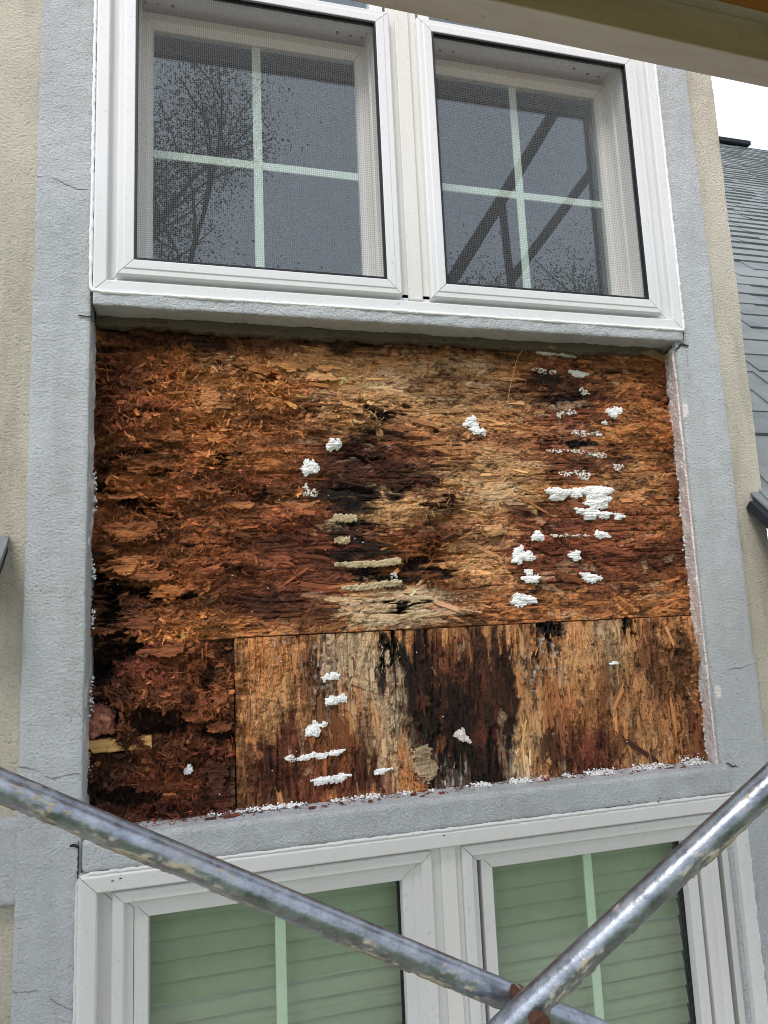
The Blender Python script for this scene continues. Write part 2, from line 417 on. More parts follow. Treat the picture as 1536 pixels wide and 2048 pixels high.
def mat_ply(name, a, b):
    t = NT(name); p = t.pos(); v = t.n('ShaderNodeMapping', Vector=p, Scale=(3, 60, 60)).outputs[0]; n = t.noise(v, 1, 6, .65, .6)
    return t.bsdf(t.mix(t.ramp(n, .3, .7), c4(lin(a)), c4(lin(b))), .8, 0, t.bump(n, .001, .5), .25)
M['ply'] = mat_ply('deck_plywood', (176, 116, 58), (206, 148, 84))
M['plank'] = mat_ply('scaffold_plank', (104, 98, 80), (140, 130, 106))
M['stud'] = mat_ply('stud_wood', (176, 132, 78), (222, 184, 128))

def mat_grass():
    t = NT('lawn'); p = t.pos(); n = t.noise(p, 1.4, 6, .7); m = t.noise(p, 60, 3, .7)
    col = t.mix(t.ramp(n, .3, .7), c4((.10, .135, .035)), c4((.175, .21, .06)))
    col = t.mix(t.math('MULTIPLY', m, .5), col, c4((.05, .09, .02)))
    return t.bsdf(col, .9, 0, t.bump(m, .03, .8), .2)
M['grass'] = mat_grass()
M['bark'] = mat_simple('bark', (.09, .07, .055), .95, .35, 12, bump=.02)
def mat_leaf():
    t = NT('spring_leaf'); n = t.noise(t.pos(), 2.5, 3); col = t.mix(n, c4((.06, .085, .025)), c4((.15, .17, .06)))
    return t.bsdf(col, .6, 0, None, .3)
M['leaf'] = mat_leaf()

# ------------------------------------------------------------------ setting: ground
gm = MB().add([(-60, -80, -4.4), (60, -80, -4.4), (60, 12, -4.4), (-60, 12, -4.4)], [(0, 1, 2, 3)])
tag(gm.build('lawn', M['grass']), 'mown green lawn below the house, seen in the window glass', 'lawn', kind='structure')

pm_ = MB().box(-12, 14, -4.6, 6, -4.55, -4.30)  # unseen slab added so light bounced up from below stays neutral
M['reflector'] = mat_simple('neutral_reflector', lin(140, 135, 128), .9, .15, 6, bump=.004)
tag(pm_.build('bounce_slab', M['reflector']), 'unseen grey slab added at the foot of the house to bounce neutral light', 'reflector', kind='structure')

# ------------------------------------------------------------------ house wall
XL, XR = -0.246, 1.271            # opening between the grey bands
BL, BR = -0.368, 1.413            # outer edges of the grey bands
CORNER = 1.526
YO = 0.070                        # face of the sheathing
house = thing('house_wall', (0.5, .1, -4.4), 'stuccoed house wall with grey bands, beige field and an opened recess between the windows', 'wall')

def rb(name, args, mat, step=.006, r=.006, amp=.0012, seed=1, freq=60):
    V, Q = rounded_box(*args, step, r, amp, seed, freq); return link(name, np_mesh(name, V, Q), mat, house, True)

def slab(name, x0, x1, z0, z1, y=.026, thick=.12, mat='beige_stucco'):
    return rb(name, (x0, x1, y, y + thick, z0, z1), M[mat], .02, .004, .001, 21)
fl = slab('stucco_field', -2.2, BL + .02, -4.4, 3.0)
fr_ = slab('stucco_field', BR - .02, CORNER, -4.4, 3.0)
MB().box(CORNER - .1, CORNER - .004, .13, 3.2, -4.4, 3.0).build('side_wall', M['beige_stucco'], house)
MB().box(-2.2, -.4, .150, .219, -4.4, 3.0).build('light_block', M['dark_room'], house)  # unseen panel added behind the stucco to block light
rb('stucco_band', (BL, XL, 0, .15, -2.6, 2.9), M['grey_stucco'], .006, .008, .0014, 5)
rb('stucco_band', (XR, BR, 0, .018, -2.6, 2.9), M['grey_stucco'], .006, .005, .0014, 9)
MB().box(XR + .036, BR - .004, .0175, .15, -2.6, 2.9).build('foam_core', M['foam_edge'], house)
rb('cross_band', (-2.2, BL + .012, .002, .1, -.535, -.372), M['grey_stucco'], .008, .012, .0014, 12)
rb('cross_band', (BR - .012, CORNER + .012, .002, .1, -.535, -.372), M['grey_stucco'], .008, .012, .0014, 13)
# upper ledge (under the upper window) and lower ledge (over the lower window), each running from band to band
rb('window_ledge', (XL + .002, 1.294, -.010, .10, .712, .747), M['grey_stucco'], .004, .006, .0024, 31, 45)
rb('window_ledge', (XL + .002, 1.286, -.014, .14, -.487, -.421), M['grey_stucco'], .004, .010, .0016, 37, 45)
# torn base coat hanging along the back of the upper ledge
V, Q = rounded_box(XL + .004, XR - .004, .048, .075, .690, .714, .004, .003, .0035, 44, 110)
low = V[:, 2] < .7; V[low, 2] += (fbm2(V[low, 0] * 70, V[low, 1] * 40, 3, 5, .75) - .5) * .016 + (fbm2(V[low, 0] * 9, V[low, 1] * 4, 5, 2) - .5) * .02
link('torn_base_coat', np_mesh('torn_base_coat', V, Q), M['render_mortar'], house, True)

def ribbon(name, pts, w, mat, parent, y0, seed=0, depth=.0012):
    """a narrow ragged groove or crack following pts (x,z), standing a hair proud of the face"""
    r = random.Random(seed); m = MB(); P_ = []
    for i in range(len(pts) - 1):
        (xa, za), (xb, zb) = pts[i], pts[i + 1]; k = max(2, int(math.hypot(xb - xa, zb - za) / .005))
        for j in range(k): t = j / k; P_.append((xa + (xb - xa) * t + r.uniform(-1, 1) * .0011, za + (zb - za) * t + r.uniform(-1, 1) * .0014))
    P_.append(pts[-1]); A = []
    for i, (x, z) in enumerate(P_):
        a = P_[max(0, i - 1)]; b = P_[min(len(P_) - 1, i + 1)]; L = math.hypot(b[0] - a[0], b[1] - a[1]) or 1
        nx, nz = -(b[1] - a[1]) / L, (b[0] - a[0]) / L; ww = w * r.uniform(.4, 1.25) / 2
        A += [(x + nx * ww, y0, z + nz * ww), (x - nx * ww, y0, z - nz * ww), (x + nx * ww, y0 + depth, z + nz * ww), (x - nx * ww, y0 + depth, z - nz * ww)]
    f = []
    for i in range(len(P_) - 1):
        k = i * 4; f += [(k, k + 1, k + 5, k + 4), (k + 2, k + 6, k + 7, k + 3), (k, k + 4, k + 6, k + 2), (k + 1, k + 3, k + 7, k + 5)]
    return m.add(A, f).build(name, mat, parent)
def pxs(pts, y=0.0): return [(at(u, v, y).x, at(u, v, y).z) for u, v in pts]
for i, (pts, w) in enumerate([
        ([(72, 352), (100, 354), (135, 370), (150, 377), (178, 380)], .0012),
        ([(38, 1534), (70, 1538), (90, 1552), (105, 1557), (130, 1550), (160, 1546)], .0022),
        ([(25, 1985), (75, 1982), (100, 1992), (110, 2005), (135, 2018), (150, 2020)], .0016),
        ([(1442, 1348), (1462, 1337), (1480, 1336), (1500, 1330), (1514, 1326)], .0020),
        ([(1412, 790), (1440, 800), (1452, 812)], .0010),
        ([(1373, 700), (1378, 760)], .0008)]):
    ribbon('stucco_crack', pxs(pts), w * .6, M['crack'], house, -.0008, i)
ribbon('saw_cut', pxs([(183, 580), (184, 618), (185, 645)]), .0048, M['dark_groove'], house, -.0022, 50)
ribbon('saw_cut', pxs([(157, 632), (172, 633), (183, 635)]), .0030, M['dark_groove'], house, -.0022, 51)
ribbon('saw_cut', pxs([(1349, 702), (1358, 691), (1364, 688), (1376, 692)]), .0050, M['dark_groove'], house, -.0024, 52)
ribbon('saw_cut', pxs([(1361, 664), (1363, 686)]), .0020, M['dark_groove'], house, -.0112, 53)
ribbon('saw_cut', pxs([(139, 1691), (150, 1690), (158, 1696)]), .0048, M['dark_groove'], house, -.0022, 54)
ribbon('saw_cut', pxs([(160, 1680), (159, 1710), (158, 1752)]), .0030, M['dark_groove'], house, -.0150, 55)
ribbon('saw_cut', pxs([(1452, 1526), (1462, 1531), (1474, 1533)]), .0034, M['dark_groove'], house, -.0022, 56)
# smooth mortar smear beside the lower left joint, primer strips on the right band
V, Q = rounded_box(*(lambda a, b: (a.x, b.x, -.0035, .004, b.z, a.z))(at(147, 1700), at(158, 1752)), .003, .003, .0008, 61)
link('mortar_smear', np_mesh('mortar_smear', V, Q), M['grey_stucco'], house, True)
for i, (a, b) in enumerate([((1364, 808), (1378, 836)), ((1428, 1372), (1443, 1396))]):
    a, b = at(*a), at(*b); V, Q = rounded_box(a.x, b.x, -.0022, .004, b.z, a.z, .004, .002, .0006, 70 + i)
    link('tape_patch', np_mesh('tape_patch', V, Q), M['foam_edge'], house, True)

# foam board cut edge along both sides of the recess
def foam_edge(name, x, nx, z0, z1, seed, under=0.0, k=1.0):
    ny, nz = 26, 420; ys = np.linspace(.010, YO + .014, ny); zs = np.linspace(z0, z1, nz); gy, gz = np.meshgrid(ys, zs, indexing='ij')
    cell = noise2(gy * 260, gz * 260, seed); big = fbm2(gy * 30, gz * 22, seed + 4, 4)
    d = k * .001 + k * .0035 * cell + k * .010 * np.clip(big - .42, 0, 1) + k * .006 * np.clip((gy - .04) / .04, 0, 1) * noise2(gy * 5, gz * 60, seed + 8)
    d[0] = 0; V = np.stack([x + nx * d + under * np.clip((gy - .012) / .06, 0, 1.2), gy, gz], -1).reshape(-1, 3); idx = np.arange(ny * nz).reshape(ny, nz)
    q = np.stack([idx[:-1, :-1], idx[1:, :-1], idx[1:, 1:], idx[:-1, 1:]], -1).reshape(-1, 4)
    return link(name, np_mesh(name, V, q), M['foam_edge'], house, True)
foam_edge('foam_edge', XR + .0005, -1, -.425, .70, 3, .021, 1.0)
foam_edge('foam_edge', XL - .003, 1, -.425, .70, 8, 0, .5)
# dark stud bay behind the sheathing and dim rooms behind the glass
MB().box(-.38, 1.40, .165, .18, -.60, .80).build('stud_bay', M['cavity'], house)
rm = MB().add([(-.4, .20, .70), (1.4, .20, .70), (1.4, .20, 2.6), (-.4, .20, 2.6), (-.4, 2.4, .70), (1.4, 2.4, .70), (1.4, 2.4, 2.6), (-.4, 2.4, 2.6)], [(4, 5, 6, 7)[::-1], (0, 1, 5, 4), (3, 7, 6, 2), (0, 4, 7, 3), (1, 2, 6, 5)])
tag(rm.build('upper_room', M['dark_room']), 'dim room behind the upper window glass', 'room', kind='structure')
rm = MB().add([(-.4, .20, -2.4), (1.4, .20, -2.4), (1.4, .20, -.48), (-.4, .20, -.48), (-.4, 2.4, -2.4), (1.4, 2.4, -2.4), (1.4, 2.4, -.48), (-.4, 2.4, -.48)], [(4, 5, 6, 7)[::-1], (0, 1, 5, 4), (3, 7, 6, 2), (0, 4, 7, 3), (1, 2, 6, 5)])
tag(rm.build('lower_room', M['dark_room']), 'dim room behind the lower window blinds', 'room', kind='structure')

# ------------------------------------------------------------------ windows
def members(name, rect, prof, mat, parent, sides='lrtb', bevel=.0012, gap=.0006):
    for s in sides: sweep(rect, prof, s, gap).build(name, mat, parent, bevel=bevel)
def caulk(pts, r, parent, seed, mat='caulk', flat=.5):
    rr = random.Random(seed); P_ = []; R_ = []
    for i in range(len(pts) - 1):
        a, b = Vector(pts[i]), Vector(pts[i + 1]); k = max(2, int((b - a).length / .006))
        for j in range(k): P_.append(a.lerp(b, j / k) + Vector((rr.uniform(-1, 1), 0, rr.uniform(-1, 1))) * r * .22); R_.append(r * rr.uniform(.75, 1.3) * (1.5 if rr.random() < .06 else 1))
    P_.append(Vector(pts[-1])); R_.append(r)
    R_ = [sum(R_[max(0, i - 1):i + 2]) / len(R_[max(0, i - 1):i + 2]) for i in range(len(R_))]
    return MB().path(P_, R_, 8).build('caulk_bead', M[mat], parent, True)

WU = thing('twin_window', (.527, .05, .744), 'upper white vinyl twin window with insect screens, above the rotten boards', 'window', 'twin vinyl windows')
ru = (-.243, 1.297, .746, 2.30)
members('outer_frame', ru, [(0, .03), (0, -.004), (.003, -.007), (.028, -.007), (.030, -.004), (.030, .012), (.055, .012), (.055, .03)], M['vinyl'], WU)
# mullion between the two lights
m = MB().box(.480, .566, .012, .05, .79, 2.25); m.build('mullion', M['vinyl_cream'], WU, bevel=.0015)
MB().box(.503, .541, .003, .012, .785, 2.25).build('mullion_cover', M['vinyl_cream'], WU, bevel=.0015)
SCR = [(-.194, .484), (.561, 1.232)]
for i, (xa, xb) in enumerate(SCR):
    rect = (xa, xb, .787, 1.590)
    members('screen_frame', rect, [(0, .012), (0, -.006), (.004, -.011), (.016, -.011), (.018, -.013), (.038, -.013), (.040, -.011), (.040, .010)], M['vinyl'], WU, bevel=.0010)
    ri = (xa + .0385, xb - .0445 if i == 0 else xb - .0425, .8075, 1.5515)
    so = MB()
    for s in 'lrtb': k = sweep((xa + .0395, xb - .0395, .787 + .0395, 1.590 - .0395), [(0, -.0125), (0, .002), (.0048, .002), (.0048, -.0125)], s, 0); so.add(k.v, k.f)
    so.build('spline', M['gasket'], WU)
    MB().add([(xa + .041, -.004, .8275), (xb - .041, -.004, .8275), (xb - .041, -.004, 1.5495), (xa + .041, -.004, 1.5495)], [(0, 1, 2, 3)]).build('insect_screen', M['screen'], WU)
    # jamb channel, head and sill of this light
    jr = (xa + .030, xb - .030, .795, 1.600)
    members('jamb', jr, [(0, .013), (0, .125), (.016, .125), (.016, .060), (.010, .058), (.010, .013)], M['vinyl_cream'], WU, 'lrb', .0008)
    MB().box(xa + .031, xb - .031, .013, .125, 1.588, 1.602).build('head', M['vinyl'], WU, bevel=.001)
    # lower sash with its glass and grilles
    gx0, gx1 = ((-.122, .410), (.633, 1.154))[i]
    sr = (gx0 - .036, gx1 + .036, .820, 1.586)
    sash = MB()
    for s in 'lrtb':
        ins = (.036 if s in 'lr' else .036)
        k = sweep((gx0 - .036, gx1 + .036, .880 - .036, 1.505 + .036 + .020), [(0, .118), (0, .086), (.022, .086), (.030, .092), (.036, .100), (.036, .118)], s, .0004); sash.add(k.v, k.f)
    sash.box(gx0 - .036, gx1 + .036, .088, .118, .800, .8435)
    so = sash.build('sash', M['vinyl_cream'], WU, bevel=.0008)
    MB().box(gx0 - .004, gx1 + .004, .102, .105, .876, 1.530).build('glass_pane', M['glass_up'], so)
    mx = ((.128 + .157) / 2 - .002, .889)[i]
    MB().box(mx - .0115, mx + .0115, .108, .113, .878, 1.5285).build('muntin', M['muntin'], so, bevel=.001)
    MB().box(gx0, mx - .012, .108, .113, 1.168, 1.190).build('muntin', M['muntin'], so, bevel=.001)
    MB().box(mx + .012, gx1, .108, .113, 1.168, 1.190).build('muntin', M['muntin'], so, bevel=.001)
    # screw heads and weep holes in the underside of the head
    for q, (u, v) in enumerate([[(290, 4), (316, 8), (345, 12), (675, 65), (701, 71), (724, 75)], [(880, 101), (906, 103), (1148, 137), (1175, 148), (1197, 153), (1216, 158)]][i]):
        d = at(u, v, 0) - Vector((0, -CAMD, 0)); p = Vector((0, -CAMD, 0)) + d * (1.5875 / d.z)
        MB().tube((p.x, p.y, 1.5885), (p.x, p.y, 1.5865), .0042, 12).build('screw' if q not in (2, 3) else 'weep_hole', M['screw'] if q not in (2, 3) else M['gasket'], WU)
    # upper sash
    us = MB()
    for s in 'lrtb':
        k = sweep((xa + .012, xb - .012, 1.575, 2.27), [(0, .05), (0, .010), (.030, .010), (.034, .018), (.034, .05)], s, .0004); us.add(k.v, k.f)
    uo = us.build('sash', M['vinyl'], WU, bevel=.001)
    MB().box(xa + .04, xb - .04, .022, .025, 1.60, 2.25).build('glass_pane', M['glass_up'], uo)
    MB().box(mx - .0115, mx + .0115, .028, .033, 1.605, 2.24).build('muntin', M['muntin'], uo)
caulk([(-.2475, -.003, 2.3), (-.2475, -.003, .760), (-.243, -.006, .748), (-.22, -.008, .7445), (.4, -.009, .7445), (1.297, -.009, .7445)], .0040, WU, 1)
caulk([(1.3005, -.003, 2.3), (1.3005, -.003, .748)], .0044, WU, 2)
for x in (-.2135, -.205): pass

WL = thing('twin_window', (.527, .05, -1.95), 'lower white vinyl twin window with closed blinds, under the rotten boards', 'window', 'twin vinyl windows')
rl = (-.2495, 1.318, -1.95, -.489)
members('outer_frame', rl, [(0, .04), (0, -.012), (.006, -.018), (.034, -.018), (.037, -.014), (.037, .010), (.064, .010), (.064, .04)], M['vinyl_low'], WL)
MB().box(.484, .560, .006, .05, -1.9, -.5275).build('mullion', M['vinyl_low'], WL, bevel=.0015)
MB().box(.510, .546, .001, .006, -1.9, -.529).build('mullion_cover', M['vinyl_cream'], WL, bevel=.0012)
LOW = [(-.187, .488, -.112, .415), (.560, 1.230, .644, 1.146)]
for i, (xa, xb, gx0, gx1) in enumerate(LOW):
    members('sash_frame', (xa, xb, -1.9, -.531), [(0, .012), (0, -.002), (.003, -.006), (.022, -.006), (.024, -.003), (.026, .010), (.040, .012), (.040, .05)], M['vinyl_low'], WL, bevel=.0008)
    k = MB()
    for s in 'lrtb':
        q = sweep((gx0 - .034, gx1 + .034, -1.88, -.590 + .026), [(0, .05), (0, .0135), (.002, .013), (.0265, .013), (.028, .015), (.0285, .04), (.0285, .05)], s, .0005); k.add(q.v, q.f)
    so = k.build('sash', M['vinyl_low'], WL, bevel=.0008)
    MB().box(gx0 - .0055, gx1 + .0055, .040, .043, -1.85, -.5925).build('glass_pane', M['glass_low'], so)
    mx = (.152, .900)[i]
    MB().box(mx - .0115, mx + .0115, .047, .052, -1.85, -.5925).build('muntin', M['muntin'], so, bevel=.001)
    MB().box(gx1 - .001, gx1 + .0055, .0365, .0395, -1.85, -.5925).build('gasket', M['gasket'], so)
    # fixing marks on the frame
    bl = thing('window_blind', ((gx0 + gx1) / 2, .095, -1.85), ('horizontal slat blind behind the lower window pane left of the mullion', 'horizontal slat blind behind the lower window pane right of the mullion')[i], 'blind', 'blinds in the lower window')
    MB().box(gx0 - .02, gx1 + .02, .078, .118, -.590, -.548).build('head_rail', M['blind'], bl)
    sm = None
    for q in range(28):
        z = -.607 - q * .0415
        if sm is None:
            w = gx1 - gx0 + .05; L_ = []
            for j in range(7):
                a = (j / 6 - .5); L_ += [(-w / 2, -.0028 * (1 - 4 * a * a) + a * .011, a * .0468), (w / 2, -.0028 * (1 - 4 * a * a) + a * .011, a * .0468)]
            sm = bpy.data.meshes.new('slat'); sm.from_pydata(L_, [], [(2 * j, 2 * j + 1, 2 * j + 3, 2 * j + 2) for j in range(6)]); sm.update(); sm.materials.append(M['blind'])
        o = bpy.data.objects.new('slat', sm); COL.objects.link(o); o.parent = bl
        o.location = (RNG.uniform(-.002, .002), 0.0, z + 1.85 + RNG.uniform(-.0012, .0012)); o.rotation_euler = (RNG.uniform(-.03, .03), RNG.uniform(-.0015, .0015), 0)
caulk([(-.2515, -.006, -1.9), (-.2515, -.006, -.505), (-.242, -.010, -.491), (-.225, -.012, -.4885), (.5, -.014, -.4885), (1.318, -.014, -.4885)], .0040, WL, 3, 'vinyl_low')
caulk([(1.320, -.006, -1.9), (1.320, -.006, -.49)], .0042, WL, 4)
for u, v in [(225, 1762), (241, 1757), (888, 1671), (1258, 1603), (1317, 1603), (1320, 1596)]:
    p = at(u, v, -.0185); MB().box(p.x - .0022, p.x + .0022, -.0188, -.017, p.z - .0009, p.z + .0009).build('fixing_mark', M['gasket'], WL)

# ------------------------------------------------------------------ rotten sheathing: layout of stains and strands
GX0, GX1, GZ0, GZ1, GS = -.285, 1.325, -.475, .745, .00165
nx = int((GX1 - GX0) / GS) + 1; nz = int((GZ1 - GZ0) / GS) + 1
xs = GX0 + np.arange(nx) * GS; zs = GZ0 + np.arange(nz) * GS
GXX, GZZ = np.meshgrid(xs, zs, indexing='ij')
SEAM_Z = -.0415; SEAM_X = at(470, 1400, YO).x
low_left = (GXX < SEAM_X) & (GZZ < SEAM_Z); low_right = (GXX >= SEAM_X) & (GZZ < SEAM_Z); upper = GZZ >= SEAM_Z
UU, VV = to_px(GXX, YO, GZZ)                       # where each point of the board was measured in the photograph

T1, T2, T3, T4, T5, KK, CR, GY = lin(252, 194, 134), lin(222, 146, 86), lin(168, 102, 60), lin(130, 67, 46), lin(84, 50, 34), lin(28, 21, 16), lin(250, 218, 174), lin(176, 160, 140)
# streaky warp so that every stain edge follows the grain
wH = (fbm2(GXX * 9, GZZ * 120, 41, 3) - .5); wV = (fbm2(GXX * 120, GZZ * 9, 47, 3) - .5); wI = fbm2(GXX * 28, GZZ * 28, 53, 4) - .5; wJ = fbm2(GXX * 28, GZZ * 28, 59, 4) - .5
WU_ = UU + wI * 60 + np.where(upper, wH * 150, 14 * wH); WV_ = VV + wJ * 44 + np.where(low_right, wV * 150, 14 * wV)
STAIN = np.zeros((nx, nz, 3)); STAIN[:] = T2; STAIN[low_right] = np.array(T2) * .7 + np.array(T1) * .3
STAIN[low_left] = np.array(T5) * 1.25; ROT = np.zeros((nx, nz)); HOLE = np.zeros((nx, nz)); LIFT = np.zeros((nx, nz))
def blob(u, v, ru, rv, rot=0, warp=1.0):
    c, s = math.cos(math.radians(rot)), math.sin(math.radians(rot))
    du = (WU_ - u) if warp else (UU - u); dv = (WV_ - v) if warp else (VV - v)
    a = (du * c + dv * s) / ru; b = (-du * s + dv * c) / rv
    return np.sqrt(a * a + b * b)
def stain(col, u, v, ru, rv, al=1.0, rot=0, soft=.5, mask=None):
    w = np.clip((1 + soft / 2 - blob(u, v, ru, rv, rot)) / soft, 0, 1) * al
    if mask is not None: w = w * mask
    w = w[..., None]; STAIN[:] = STAIN * (1 - w) + np.array(col) * w
U_, LR, LL = upper, low_right, low_left
